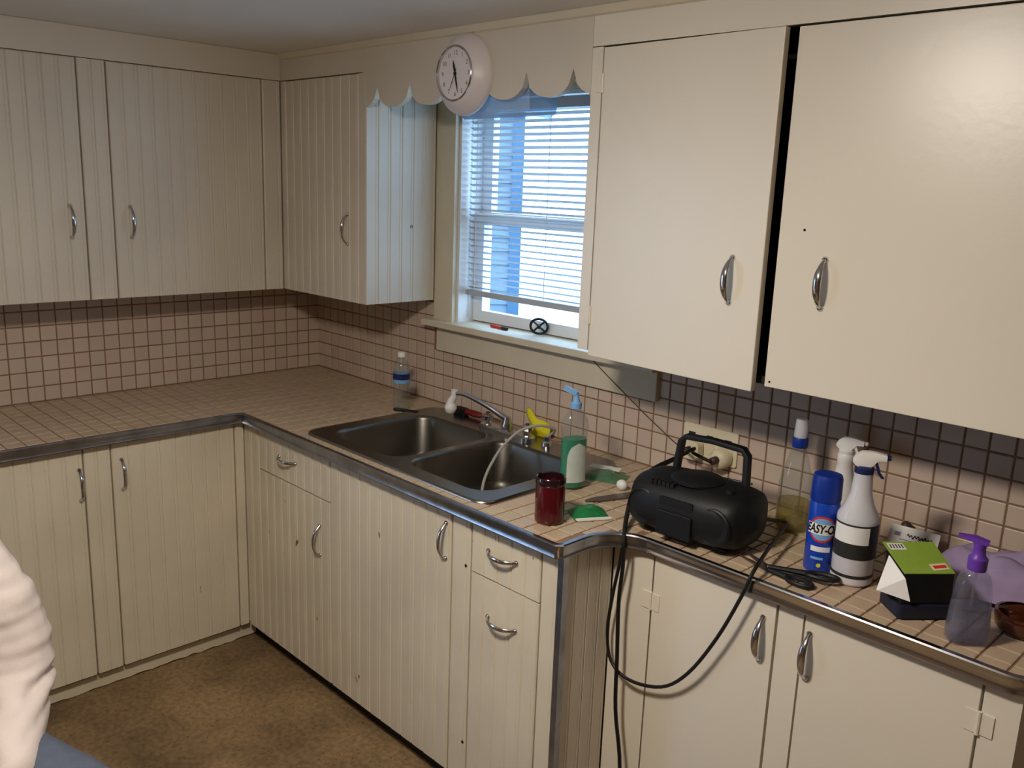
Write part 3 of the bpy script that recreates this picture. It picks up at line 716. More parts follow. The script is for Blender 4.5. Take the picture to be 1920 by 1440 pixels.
# yellow cloth on the faucet
p = Vector((1.44, -.06, ZC+.005))
mb = MB(); N = 12; grid = []
for i in range(N+1):
    for j in range(N+1):
        a, b_ = i/N, j/N
        x = 1.40+.095*a+.006*math.sin(b_*5); y = -.050-.012*math.sin(a*PI)+.005*math.sin(b_*6+a*3)
        z = ZC+.008+(.084-.040*a+.005*math.sin(a*9))*b_
        grid.append((x, y, z))
mb.add(grid, [(i*(N+1)+j, i*(N+1)+j+1, (i+1)*(N+1)+j+1, (i+1)*(N+1)+j) for i in range(N) for j in range(N)])
o = mb.build('sponge_cloth', 'yellow_sponge', smooth=True); sm = o.modifiers.new('thick', 'SOLIDIFY'); sm.thickness = .006
tag(o, 'crumpled yellow sponge cloth behind the faucet', 'cloth')

# dish soap
c = Vector((1.862, -.345, ZC)); R_ = RZ(math.radians(72))
b = thing('dish_soap', 'clear dish soap bottle half full of green liquid', 'bottle', c)
def lens_lathe(prof, m, nm, par, sx, sy, cap0=True, cap1=True):
    return MB().lathe(prof, (0, 0, 0), 32, sx, sy, cap0, cap1).build(nm, m, par, smooth=True, M=T(*c) @ R_)
lens_lathe([(.030, 0), (.037, .006), (.039, .03), (.037, .075), (.038, .11), (.037, .15), (.040, .175), (.036, .20), (.022, .222), (.0135, .230), (.0135, .240)], 'clear_plastic', 'body', b, 1.05, .72)
lens_lathe([(.028, .003), (.0355, .008), (.0375, .03), (.0355, .075), (.0365, .11), (.0355, .145)], 'liquid_green', 'liquid', b, 1.05, .72)
lens_lathe([(.0155, .232), (.0155, .246), (.010, .252), (.007, .262), (.0065, .272)], 'light_blue', 'cap', b, 1, 1)
MB().loft([[Vector(q_) for q_ in r_] for r_ in [[(-.026+x, y, z) for x, y in rrect(-.012, .03, -.008, .008, .006)] for z in (.268, .280)]]).build('flip_spout', 'light_blue', b, M=T(*c) @ RZ(math.radians(30)) @ T(0, 0, .274) @ RY(.35) @ T(0, 0, -.274))
lab = []
for i in range(13):
    for j in range(11):
        u_ = -1+2*i/12; v_ = j/10
        hw = .9*math.sqrt(max(.0, 1-max(0, (v_-.55)/.45)**2)) if v_ > .55 else .9
        a = -PI/2+u_*hw*.95
        zz = .022+v_*.115; rr_ = .0395
        lab.append((rr_*1.05*math.cos(a), rr_*.72*math.sin(a), zz))
MB().add(lab, [(i*11+j, i*11+j+1, (i+1)*11+j+1, (i+1)*11+j) for i in range(12) for j in range(10)]).build('label', 'label_grey', b, smooth=True, M=T(*c) @ R_)

# red jar
c = Vector((2.0, -.585, ZC))
j_ = thing('candle_jar', 'dark red glass jar at the front of the counter', 'jar', c)
bottle([(.034, 0), (.0375, .004), (.038, .012), (.038, .094), (.0365, .102)], c, 'jar_red', 'body', j_)
MB().lathe([(.0362, .098), (.039, .103), (.039, .116), (.0365, .120), (.033, .118), (.032, .098)], c, 32, cap0=False, cap1=True).build('rim', 'jar_rim', j_, smooth=True)

# packets
def pillow(x0, x1, y0, y1, h, seed, nx=14, ny=10):
    mb = MB(); top, bot = [], []
    for i in range(nx+1):
        for j in range(ny+1):
            a, b_ = i/nx, j/ny; e = (math.sin(PI*a)*math.sin(PI*b_))**.55
            k = noise.noise(Vector((a*4+seed, b_*4, seed)))
            top.append((x0+(x1-x0)*a, y0+(y1-y0)*b_, .0012+h*e*(1+.55*k)))
            bot.append((x0+(x1-x0)*a, y0+(y1-y0)*b_, .0004))
    q = [(i*(ny+1)+j, (i+1)*(ny+1)+j, (i+1)*(ny+1)+j+1, i*(ny+1)+j+1) for i in range(nx) for j in range(ny)]
    mb.add(top, q); mb.add(bot, [tuple(reversed(f)) for f in q]); return mb
c = Vector((2.035, -.468, ZC)); t = thing('green_packet', 'crumpled shiny green packet beside the red jar', 'packet', c)
RM = T(*c) @ RZ(math.radians(58))
pillow(-.052, .045, -.042, .036, .022, 3).build('wrapper', 'green_pack', t, smooth=True, M=RM)
MB().prism([(-.046, -.050), (.045, -.046), (.045, -.038), (-.05, -.040)], .001, .006, 'z').build('white_edge', 'label_white', t, M=RM)
c = Vector((1.865, -.195, ZC)); t = thing('cleaning_wipe_pack', 'pale green see-through packet behind the dish soap', 'packet', c)
RM = T(*c) @ RZ(math.radians(20))
pillow(-.075, .06, -.05, .045, .018, 9).build('wrapper', 'wrap_green', t, smooth=True, M=RM)
MB().box(-.06, .035, .012, .042, .018, .0205).build('white_label', 'label_white', t, M=RM)
MB().box(-.050, .02, -.034, .004, .002, .006).build('green_pad', 'wrap_green', t, M=RM)
c = P(1166, 910, 'z', ZC+.014)
tag(MB().ell((c.x, c.y, ZC+.0155), .017, .014, .015).build('cotton_ball', 'white_plastic', smooth=True), 'small white cotton ball left of the boombox', 'cotton ball')
p0 = P(1098, 938, 'z', ZC+.004); p1 = P(1190, 926, 'z', ZC+.004); d_ = (p1-p0).normalized(); n_ = Vector((-d_.y, d_.x, 0))
mb = MB(); mb.loft([[p0+n_*-.004+Vector((0, 0, -.0035)), p0+n_*.004+Vector((0, 0, -.0035)), p0+n_*.004, p0+n_*-.004], [p0+d_*.04+n_*-.016+Vector((0, 0, -.0035)), p0+d_*.04+n_*.016+Vector((0, 0, -.0035)), p0+d_*.04+n_*.016, p0+d_*.04+n_*-.016], [p1+n_*-.018+Vector((0, 0, -.0035)), p1+n_*.018+Vector((0, 0, -.0035)), p1+n_*.018, p1+n_*-.018]])
tag(mb.build('putty_knife', 'knife_steel'), 'dull grey flat blade lying left of the boombox', 'putty knife')

# ------------------------------------------------------------------ wall outlet, plugs, thin wire
ou = thing('wall_outlet', 'ivory three gang outlet plate on the tiles behind the boombox', 'outlet', (2.09, -.009, 1.05))
MB().prism(rrect(2.0, 2.182, .985, 1.085, .006), -.014, -.0085, 'y').build('plate', 'ivory_plastic', ou, bevel=.001)
for k in range(3):
    x = 2.03+.061*k
    MB().box(x-.011, x+.011, -.0155, -.013, 1.052, 1.060).build('slot', 'ink_black', ou)
    MB().lathe([(.017, .013), (.017, .0165)], (x, 0, 1.022), 16, axis='y').build('socket_face', 'ivory_plastic', ou, smooth=True)
pl = thing('plug_adapter', 'round ivory plug adapter in the outlet behind the boombox', 'plug', (2.145, -.03, 1.015))
MB().lathe([(.030, .0175), (.030, .040), (.022, .052), (.010, .056)], (2.142, 0, 1.008), 20, axis='y').build('body', 'ivory_plastic', pl, smooth=True)
MB().lathe([(.012, .050), (.011, .075), (.005, .080)], (2.142, 0, 1.008), 14, axis='y').build('plug', 'brown_dark', pl, smooth=True)
pl = thing('power_plug', 'squat ivory plug in the left socket behind the boombox', 'plug', (2.05, -.03, 1.01))
MB().prism(rrect(2.02, 2.075, .985, 1.04, .015), -.048, -.0175, 'y').build('body', 'ivory_plastic', pl, bevel=.003)
MB().tube([(2.047, -.048, 1.02), (2.045, -.07, 1.02)], .006, 8).build('strain_relief', 'black_rubber', pl)
wz = [P(1112, 676, 'y', -.032), P(1150, 716, 'y', -.030), P(1200, 767, 'y', -.016), P(1240, 806, 'y', -.014), P(1268, 832, 'y', -.014), Vector((2.012, -.02, 1.0))]
tag(MB().tube(wz, .0016, 6, 4).build('thin_wire', 'brown_dark'), 'thin dark wire running from the window apron to the outlet', 'wire')

# ------------------------------------------------------------------ boombox
BC = Vector((2.294, -.366, ZC)); BM = T(BC.x, BC.y, ZC+.0008) @ RZ(math.radians(3))
bb = thing('boombox', 'black portable boombox with its carry handle raised', 'radio', BC)
rings = []; n = 26; HW, HD, HH = .166, .106, .071
for i in range(n+1):
    t = -1+2*i/n; t = math.sin(t*PI/2)
    s_ = max(.02, (1-abs(t)**3.2))**(1/2.6)
    ring = []
    for j in range(36):
        a = 2*PI*j/36; ca, sa = math.cos(a), math.sin(a); e = 2/3.0
        y = HD*(.45+.55*s_)*math.copysign(abs(ca)**e, ca); z = HH*(.55+.45*s_)*math.copysign(abs(sa)**e, sa)
        ring.append((HW*t, y*min(1, s_*1.4), HH*1.0+.004+z*min(1, s_*1.5)))
    rings.append(ring)
MB().loft(rings).build('body', 'black_plastic', bb, smooth=True, M=BM, ang=60)
for s_ in (-1, 1):
    MB().lathe([(.046, .0), (.046, .004), (.042, .007), (.04, .004), (.012, .002), (.010, .006), (.002, .007)], (s_*.098, -HD+.013, HH), 28, axis='y', sx=.95).build('speaker', 'black_plastic', bb, smooth=True, M=BM)
    MB().box(s_*.098-.018, s_*.098+.018, -.055, .055, 0, .006).build('foot', 'black_rubber', bb, M=BM)
MB().prism(rrect(-.048, .048, .022, .082, .006), -HD-.006, -HD+.01, 'y').build('cassette_door', 'black_plastic', bb, M=BM, bevel=.002)
MB().prism(rrect(-.046, .046, .094, .114, .004), -HD-.000, -HD+.02, 'y').build('display_panel', 'black_matte', bb, M=BM)
MB().lathe([(.066, 0), (.066, .005), (.058, .009), (.002, .010)], (0, -.01, 2*HH+.001), 32).build('disc_lid', 'black_plastic', bb, smooth=True, M=BM)
for k in range(6): MB().box(-.09+k*.012, -.081+k*.012, -.086, -.07, 2*HH-.012, 2*HH+.001).build('button', 'black_matte', bb, M=BM)
MB().lathe([(.012, 0), (.011, .010), (.002, .011)], (.10, -.03, 2*HH-.004), 16).build('volume_knob', 'black_plastic', bb, smooth=True, M=BM)
hp = [(-.098, .045, .09), (-.097, .05, .15), (-.092, .055, .212), (-.080, .056, .225), (0, .056, .229), (.080, .056, .225), (.092, .055, .212), (.097, .05, .15), (.098, .045, .09)]
hr = []
for i, p in enumerate(hp):
    p = Vector(p); d0 = (Vector(hp[min(i+1, 8)])-Vector(hp[max(i-1, 0)])).normalized(); nx_ = Vector((0, 1, 0)); bz = d0.cross(nx_).normalized()
    hr.append([p+nx_*a+bz*b_ for a, b_ in ((-.011, -.006), (.011, -.006), (.013, 0), (.011, .006), (-.011, .006), (-.013, 0))])
MB().loft(hr).build('carry_handle', 'black_plastic', bb, smooth=True, M=BM, ang=50)
MB().tube([(-.105, .075, 2*HH-.015), (.10, .078, 2*HH-.004)], .003, 8).build('antenna', 'chrome', bb, M=BM)
# cords
c1 = [Vector((2.045, -.072, 1.02)), P(1290, 848, 'y', -.16), P(1262, 860, 'y', -.20), P(1225, 878, 'y', -.27), P(1195, 905, 'y', -.36), P(1180, 950, 'y', -.43), P(1171, 1000, 'y', -.502), P(1163, 1050, 'y', -.506), P(1148, 1120, 'y', -.50), P(1139, 1185, 'y', -.495), P(1146, 1240, 'y', -.495), P(1180, 1275, 'y', -.50), P(1240, 1288, 'y', -.50), P(1290, 1262, 'y', -.505), P(1345, 1195, 'y', -.507), P(1392, 1115, 'y', -.507), P(1412, 1073, 'y', -.500), P(1440, 1030, 'z', ZC+.035), P(1462, 1000, 'z', ZC+.04), P(1474, 981, 'z', ZC+.042), P(1458, 976, 'z', ZC+.05), P(1430, 974, 'y', -.30)]
tag(MB().tube(c1, .0044, 8, 5).build('looped_cable', 'black_rubber', smooth=True), 'black power cord looping below the counter from the boombox', 'cord')
c2 = [Vector((2.142, -.082, 1.008)), Vector((2.10, -.11, 1.03)), P(1300, 842, 'y', -.14), P(1255, 866, 'y', -.21), P(1220, 884, 'y', -.275), P(1190, 915, 'y', -.37), P(1176, 960, 'y', -.44), P(1170, 1005, 'y', -.512), P(1168, 1060, 'y', -.516), P(1160, 1130, 'y', -.512), P(1157, 1230, 'y', -.51), P(1154, 1330, 'y', -.51), P(1162, 1440, 'y', -.51)]
e_ = c2[-1]; c2 += [Vector((e_.x+.01, -.53, .10)), Vector((e_.x+.02, -.58, .008)), Vector((e_.x+.10, -.75, .006)), Vector((e_.x+.35, -.85, .006))]
tag(MB().tube(c2, .0052, 8, 5).build('hanging_cable', 'black_rubber', smooth=True), 'straight black cord hanging from the counter to the floor', 'cord')

# ------------------------------------------------------------------ bottles on the right counter
c = Vector((2.427, -.135, ZC)); b = thing('tall_clear_bottle', 'tall clear bottle with blue ring behind the boombox', 'bottle', c)
bottle([(.036, 0), (.040, .006), (.041, .02), (.041, .12), (.036, .15), (.026, .185), (.018, .21), (.0165, .225)], c, 'clear_plastic', 'body', b)
bottle([(.034, .003), (.0385, .008), (.0395, .02), (.0395, .075)], c, 'liquid_yellow', 'liquid', b)
bottle([(.0185, .216), (.0195, .220), (.0195, .238), (.018, .242)], c, 'blue_cap', 'neck_ring', b)
bottle([(.0165, .242), (.017, .262), (.015, .285), (.013, .288)], c, 'milky', 'cap', b)

def trigger(par, c, z0, ang, cm, hm, tm, k=1., kc=1.):
    """spray head whose nozzle points along ang"""
    M = T(c.x, c.y, c.z+z0) @ RZ(ang)
    MB().lathe([(.018*kc, 0), (.019*kc, .004), (.019*kc, .020), (.014*kc, .024)], (0, 0, 0), 20).build('collar', cm, par, smooth=True, M=M)
    hd = MB().loft([[(x*k, y*k, z*k) for y, z in ((-.010, zb), (.010, zb), (.012, (zb+zt2)/2), (.009, zt2), (-.009, zt2), (-.012, (zb+zt2)/2))] for x, zb, zt2 in ((-.030, .036, .044), (-.024, .030, .056), (-.010, .022, .066), (.010, .022, .068), (.030, .046, .066), (.050, .048, .062))])
    o = hd.build('spray_head', hm, par, smooth=True, M=M, ang=50)
    MB().lathe([(.007*k, .050*k), (.007*k, .060*k), (.004*k, .061*k)], (0, 0, .055*k), 12, axis='x').build('nozzle', tm, o, smooth=True, M=M)
    MB().loft([[(x*k, y*k, z*k) for x, y in ((xx-.004, -.007), (xx+.004, -.007), (xx+.004, .007), (xx-.004, .007))] for xx, z in ((.022, .050), (.030, .030), (.036, .012), (.046, .000))]).build('trigger', tm, par, M=M)
c = Vector((2.53, -.095, ZC)); b = thing('white_spray_bottle', 'plain white spray bottle standing against the tiles', 'spray bottle', c)
bottle([(.034, 0), (.037, .005), (.037, .10), (.034, .125), (.022, .165), (.0185, .19), (.020, .197), (.020, .215), (.016, .22)], c, 'white_plastic', 'body', b)
trigger(b, c, .205, math.radians(12), 'white_plastic', 'white_plastic', 'white_plastic', .8, .95)

c = Vector((2.594, -.318, ZC)); b = thing('oven_cleaner_can', 'blue aerosol can with a red ringed label and blue cap', 'aerosol can', c)
CR = .033
bottle([(.031, 0), (CR, .003), (CR, .160), (.0315, .165)], c, 'blue_can', 'body', b)
bottle([(.0325, .166), (.0335, .170), (.0325, .218), (.030, .226), (.020, .228)], c, 'blue_cap', 'cap', b)
FA = math.atan2(CAM.y-c.y, CAM.x-c.x)+.02
def wrap(mb, rad, ang=FA, dz=0.):
    mb.v = [(c.x+(rad+z)*math.cos(ang+x/rad), c.y+(rad+z)*math.sin(ang+x/rad), c.z+dz+y) for x, y, z in mb.v]; return mb
def patch(x0, x1, y0, y1, n=10): return MB().add([(x0+(x1-x0)*i/n, y, 0) for i in range(n+1) for y in (y0, y1)], [(2*i, 2*i+2, 2*i+3, 2*i+1) for i in range(n)])
def oval(rx, ry, n=36): return MB().add([(rx*math.cos(2*PI*i/n)*k, ry*math.sin(2*PI*i/n)*k, 0) for k in (1, .6, .2) for i in range(n)], [(i, (i+1) % n, n+(i+1) % n, n+i) for i in range(n)]+[(n+i, n+(i+1) % n, 2*n+(i+1) % n, 2*n+i) for i in range(n)]+[tuple(2*n+i for i in range(n))])
lb = wrap(oval(.031, .031), CR+.0002, dz=.105).build('label_ring', 'red_bright', b, smooth=True)
wrap(oval(.027, .026), CR+.0004, dz=.105).build('label_field', 'light_blue', lb, smooth=True)
wrap(patch(-.036, .036, -.0125, .0125), CR+.0007, dz=.105).build('name_band', 'label_white', lb, smooth=True)
t = text_mb('EASY-OFF', .0235, .0001, bold=.0007); t.v = [(x*.80+.004+y*.18, y*1.2, z) for x, y, z in t.v]
wrap(t, CR+.0011, dz=.105).build('lettering', 'ink_black', lb)
wrap(patch(-.022, .022, -.006, .006), CR+.0003, dz=.058).build('print_patch', 'label_white', b, smooth=True)
wrap(patch(-.02, .008, -.003, .003), CR+.0003, dz=.036).build('print_patch', 'light_blue', b, smooth=True)
wrap(oval(.005, .005, 16), CR+.0003, dz=.020).build('print_dot', 'yellow_sponge', b, smooth=True)

c = Vector((2.672, -.318, ZC)); b = thing('spray_bottle', 'spray bottle of pink cleaner with black and white label', 'spray bottle', c)
SR = .0445
bottle([(.040, 0), (SR, .005), (SR, .018), (SR-.002, .023), (SR, .028), (SR, .145), (SR-.001, .155), (.030, .180), (.0225, .205), (.020, .240), (.020, .250)], c, 'milky', 'body', b, 36)
bottle([(.035, .002), (SR-.0015, .006), (SR-.0015, .06)], c, 'liquid_pink', 'liquid', b, 36)
MB().lathe([(SR+.0006, .064), (SR+.0006, .142)], c, 36, cap0=False, cap1=False).build('label', 'label_black', b, smooth=True)
FA = math.atan2(CAM.y-c.y, CAM.x-c.x)-.1
wrap(patch(-.050, .034, .099, .138), SR+.001, FA).build('label_field', 'label_white', b, smooth=True)
MB().lathe([(SR+.0006, .020), (SR+.0009, .0235), (SR+.0006, .027)], c, 36, cap0=False, cap1=False).build('base_ring', 'label_black', b, smooth=True)
trigger(b, c, .242, math.radians(28), 'navy', 'white_plastic', 'navy', .84, 1.05)

# scissors
sc = thing('scissors', 'black handled scissors lying on the counter edge', 'scissors', (2.56, -.42, ZC))
def flat_loop(pts, w, z, h):
    return MB().tube([(p.x, p.y, z+h/2) for p in pts], w, 8)
pv = P(1440, 1068, 'z', ZC+.006); t1 = P(1392, 1044, 'z', ZC+.004)
for (cxp, cyp, rx, ry), zz in (((1498, 1096, .030, .0165), ZC+.001), ((1540, 1092, .034, .0145), ZC+.0085)):
    cc = P(cxp, cyp, 'z', ZC); dv = (cc-pv); dv.z = 0; dv.normalize(); nv = Vector((-dv.y, dv.x, 0))
    loop = [cc+dv*(rx*math.cos(2*PI*i/20))+nv*(ry*math.sin(2*PI*i/20)) for i in range(21)]
    o = MB().tube([(p.x, p.y, zz+.0055) for p in loop], .0055, 8)
    a = Vector((pv.x, pv.y, zz+.0055)); e2 = cc-dv*rx; o.tube([a, (e2.x, e2.y, zz+.0055)], [.005, .0075], 8)
    o.build('finger_loop', 'black_plastic', sc, smooth=True)
    tp = t1 if zz < ZC+.005 else P(1400, 1040, 'z', ZC+.006); bd = (Vector(tp)-pv); bd.z = 0; bd.normalize(); bn = Vector((-bd.y, bd.x, 0))
    o = MB(); pvz = Vector((pv.x, pv.y, zz)); tz = Vector((tp[0], tp[1], zz))-bd*-.02
    o.prism([(q.x, q.y) for q in (pvz-bn*.007, tz, pvz+bn*.007)], zz+.004, zz+.0058, 'z').build('blade', 'knife_steel', sc)
MB().lathe([(.004, 0), (.004, .004)], (pv.x, pv.y, ZC+.0135), 10).build('rivet', 'chrome', sc)

# green / black box
bx0, bx1, by0, by1 = -.052, .052, -.040, .040
c = P(1712, 1143, 'z', ZC); BXM = T(*c) @ RZ(math.radians(50))
t = thing('small_carton', 'open black carton with bright green top and white flap', 'box', c)
tr = MB().loft([[(x, y, z) for x, y in rrect(bx0-.006-e, bx1+.004+e, by0-.006-e, by1+e, .012)] for e, z in ((-.004, 0), (0, .004), (0, .03), (-.003, .032))]).build('tray', 'box_navy', t, smooth=True, M=BXM)
MB().prism([(by0, .033), (by1, .033), (by1, .126), (by0, .096)], bx0, bx1, 'x').build('carton', 'box_black', t, M=BXM)
gt = MB().prism([(-.052, -.042), (.054, -.042), (.050, .050), (-.060, .050)], .0, .002, 'z').build('green_lid', 'green_print', t, M=BXM @ T(0, 0, .1118) @ RX(math.atan2(.03, .08)))
MB().prism([(-.040-.012, .026), (-.006-.012, .026), (-.006-.014, .045), (-.040-.014, .045)], .0021, .0025, 'z').build('barcode_field', 'label_white', gt, M=BXM @ T(0, 0, .1118) @ RX(math.atan2(.03, .08)))
for k in range(5): MB().box(-.05+k*.0062, -.0475+k*.0062, .030, .042, .0026, .0029).build('print_bar', 'label_black', gt, M=BXM @ T(0, 0, .1118) @ RX(math.atan2(.03, .08)))
MB().prism([(.012, -.034), (.048, -.030), (.046, -.012), (.010, -.016)], .0021, .0025, 'z').build('sticker', 'ivory_plastic', gt, M=BXM @ T(0, 0, .1118) @ RX(math.atan2(.03, .08)))
MB().prism([(.016, -.029), (.044, -.026), (.043, -.018), (.015, -.021)], .0026, .0029, 'z').build('sticker_print', 'red_bright', gt, M=BXM @ T(0, 0, .1118) @ RX(math.atan2(.03, .08)))
fl = [(-.0555, -.047, .092), (-.058, .018, .113), (-.092, -.012, .050), (-.044, -.056, .046)]
MB().loft([fl, [(x+.001, y-.0015, z) for x, y, z in fl]]).build('flap', 'paper', t, M=BXM)
# paper with lettering
c = P(1700, 1040, 'z', ZC); c = Vector((2.705, -.082, ZC))
t = thing('printed_card', 'white printed card leaning behind the green carton', 'card', c)
PM = T(c.x, c.y, ZC+.001) @ RZ(math.radians(6)) @ RX(math.radians(-30))
MB().box(-.056, .056, -.0008, .0008, 0, .068).build('sheet', 'paper', t, M=PM)
sq = [(-.015+.055*i/28, -.0016, .047+.0035*math.sin(i*1.6)+.0015*math.sin(i*.7)) for i in range(29)]
MB().tube(sq, .0011, 6, 3).build('printed_script', 'ink_black', t, M=PM)
MB().box(-.044, -.030, -.0012, -.0009, .042, .052).build('printed_mark', 'navy', t, M=PM)
MB().box(-.03, .05, -.0012, -.0009, .034, .0362).build('printed_rule', 'navy', t, M=PM)
c = P(1697, 1003, 'y', -.03)
tag(MB().lathe([(.020, 0), (.021, .02), (.017, .045), (.010, .062), (.004, .066)], (c.x, -.03, ZC), 16).build('dark_cone_form', 'brown_dark', smooth=True), 'small dark brown cone shaped lid behind the printed card', 'form')  # plain dark brown cone for an unidentified form behind the card

# purple cloth
mb = MB(); N = 30; K = 16; top = []; bot = []
for i in range(N+1):
    for j in range(K+1):
        a, b_ = i/N, j/K; x = 2.775+.30*a; y = -.225+.20*b_-.02*math.sin(a*5)
        e = min(1, 4.5*min(a+.02, 1-a+.02, b_+.02, 1-b_+.02))**.6
        h = (.052+.034*b_)*e*(1+.34*math.sin(b_*13+a*4.5+1.5*noise.noise(Vector((a*3, b_*2, 5))))+.30*noise.noise(Vector((a*7, b_*5, 1.3))))
        top.append((x, min(y, -.012), ZC+.002+max(0, h))); bot.append((x, min(y, -.012), ZC+.0006))
q = [(i*(K+1)+j, (i+1)*(K+1)+j, (i+1)*(K+1)+j+1, i*(K+1)+j+1) for i in range(N) for j in range(K)]
mb.add(top, q); mb.add(bot, [tuple(reversed(f)) for f in q])
tag(mb.build('lilac_towel', 'lilac', smooth=True, ang=80), 'crumpled lilac towel against the tiles at far right', 'towel')
# amber dish
c = Vector((3.012, -.285, ZC)); t = thing('amber_dish', 'low dark amber glass dish at the right counter end', 'dish', c)
MB().lathe([(.030, 0), (.045, .003), (.052, .012), (.054, .030), (.050, .034), (.046, .030), (.044, .014), (.030, .008)], c, 28).build('bowl', 'amber', t, smooth=True)
MB().lathe([(.050, .032), (.054, .036), (.054, .040), (.048, .041)], c, 28, cap0=False, cap1=False).build('rim', 'amber', t, smooth=True)
# pump bottle
c = Vector((2.948, -.412, ZC)); b = thing('pump_bottle', 'clear tapered bottle with purple pump at right', 'bottle', c)
def sq_(prof, m, nm): return MB().loft([[(x, y, z) for x, y in rrect(-w_, w_, -d_2, d_2, min(w_, d_2)*.7)] for w_, d_2, z in prof], ).build(nm, m, b, smooth=True, M=T(*c) @ RZ(math.radians(42)), ang=50)
sq_([(.034, .022, 0), (.038, .025, .004), (.0385, .0255, .02), (.034, .0235, .08), (.030, .022, .120), (.025, .019, .138), (.015, .015, .148), (.0125, .0125, .152)], 'clear_blue', 'body')
sq_([(.032, .020, .003), (.0365, .0235, .007), (.037, .024, .02), (.0335, .0225, .075)], 'liquid_gel', 'liquid')
MB().tube([(c.x, c.y, ZC+.012), (c.x, c.y, ZC+.15)], .003, 8).build('dip_tube', 'clear_blue', b)
bottle([(.0165, .148), (.0175, .152), (.0175, .172), (.012, .178), (.0105, .192), (.0115, .196), (.0115, .203)], c, 'purple', 'pump_collar', b)
PD = RZ(math.radians(128))
MB().loft([[(x, y*1., z) for y, z in ((-w_, 0), (w_, 0), (w_, h_), (-w_, h_))] for x, w_, h_ in ((-.014, .008, .008), (.01, .010, .009), (.040, .005, .004))]).xf(T(c.x, c.y, ZC+.202) @ RZ(math.radians(190)) @ RY(math.radians(-8))).build('pump_nozzle', 'purple', b, smooth=True)

# ------------------------------------------------------------------ chair and seated person
PX, PY = 1.36, -1.95
ch = thing('dining_chair', 'plain brown wooden chair under the seated person', 'chair', (PX, PY, 0))
MB().box(PX-.22, PX+.22, PY-.22, PY+.22, .41, .44).build('seat', 'chair_wood', ch, bevel=.01)
for sx in (-1, 1):
    for sy in (-1, 1): MB().tube([(PX+sx*.185, PY+sy*.185, .41), (PX+sx*.205, PY+sy*.205, 0)], [.020, .014], 10).build('leg', 'chair_wood', ch)
for sy in (-1, 1): MB().tube([(PX-.20, PY+sy*.19, .44), (PX-.27, PY+sy*.19, .88)], .014, 10).build('back_post', 'chair_wood', ch)
for z in (.60, .72, .84): MB().box(PX-.262-(z-.6)*.1, PX-.244-(z-.6)*.1, PY-.19, PY+.19, z, z+.05).build('back_slat', 'chair_wood', ch)
def blob(chains, vox, name, sm=6):
    """one continuous surface grown over chains of (x, y, z, r)"""
    mb = MB()
    for chn in chains:
        for i, (x, y, z, r) in enumerate(chn):
            mb.ell((x, y, z), r, r, r, 14, 9)
            if i:
                a = Vector(chn[i-1][:3]); b_ = Vector((x, y, z)); k = max(2, int((b_-a).length/(min(r, chn[i-1][3])*.35)))
                for q in range(1, k): p = a.lerp(b_, q/k); rr_ = chn[i-1][3]+(r-chn[i-1][3])*q/k; mb.ell(p, rr_, rr_, rr_, 12, 7)
    me = mb.mesh(name); o = bpy.data.objects.new(name, me); COL.objects.link(o)
    m = o.modifiers.new('r', 'REMESH'); m.mode = 'VOXEL'; m.voxel_size = vox
    m = o.modifiers.new('s', 'SMOOTH'); m.iterations = sm; m.factor = .5
    out = bpy.data.meshes.new_from_object(o.evaluated_get(bpy.context.evaluated_depsgraph_get())); bpy.data.objects.remove(o); bpy.data.meshes.remove(me)
    for p in out.polygons: p.use_smooth = True
    out.name = name; return out
def lift(me, fn):
    me.update(); ns = [v.normal.copy() for v in me.vertices]
    for v, n_2 in zip(me.vertices, ns): v.co += n_2*fn(v.co)
    me.update()
LS = (PX-.005, PY+.185, .965); LE = (1.445, -1.655, .672); LW = (1.70, -1.775, .585)
RS = (PX-.005, PY-.185, .985); RE = (PX+.08, PY-.27, .70); RW = (1.58, PY-.10, .60)
HIPL = (PX+.01, PY+.095, .535); KNL = (1.84, -1.63, .50); ANL = (1.80, -1.64, .09)
HIPR = (PX+.01, PY-.095, .535); KNR = (1.83, PY-.16, .525); ANR = (1.80, PY-.17, .09)
def fingers(Wr, fwd, side, dn):
    W = Vector(Wr); f_ = Vector(fwd).normalized(); s_ = Vector(side).normalized(); d_3 = Vector(dn)
    ch_ = [[(*W, .024), (*(W+f_*.05), .026), (*(W+f_*.085+s_*.015), .020)], [(*(W+f_*.03-s_*.02), .02), (*(W+f_*.085-s_*.02), .018)]]
    for k, L in ((-.030, .060), (-.010, .072), (.011, .068), (.031, .054)):
        a = W+f_*.09+s_*k; ch_.append([(*a, .0095), (*(a+f_*L*.45+d_3*.004), .0088), (*(a+f_*L*.8+d_3*.016), .008), (*(a+f_*L+d_3*.030), .007)])
    a = W+f_*.03-s_*.028*1.; ch_.append([(*a, .012), (*(a+f_*.03-s_*.022), .0105), (*(a+f_*.062-s_*.026+d_3*.01), .009)])
    return ch_
HC = Vector((PX+.05, PY, 1.27))
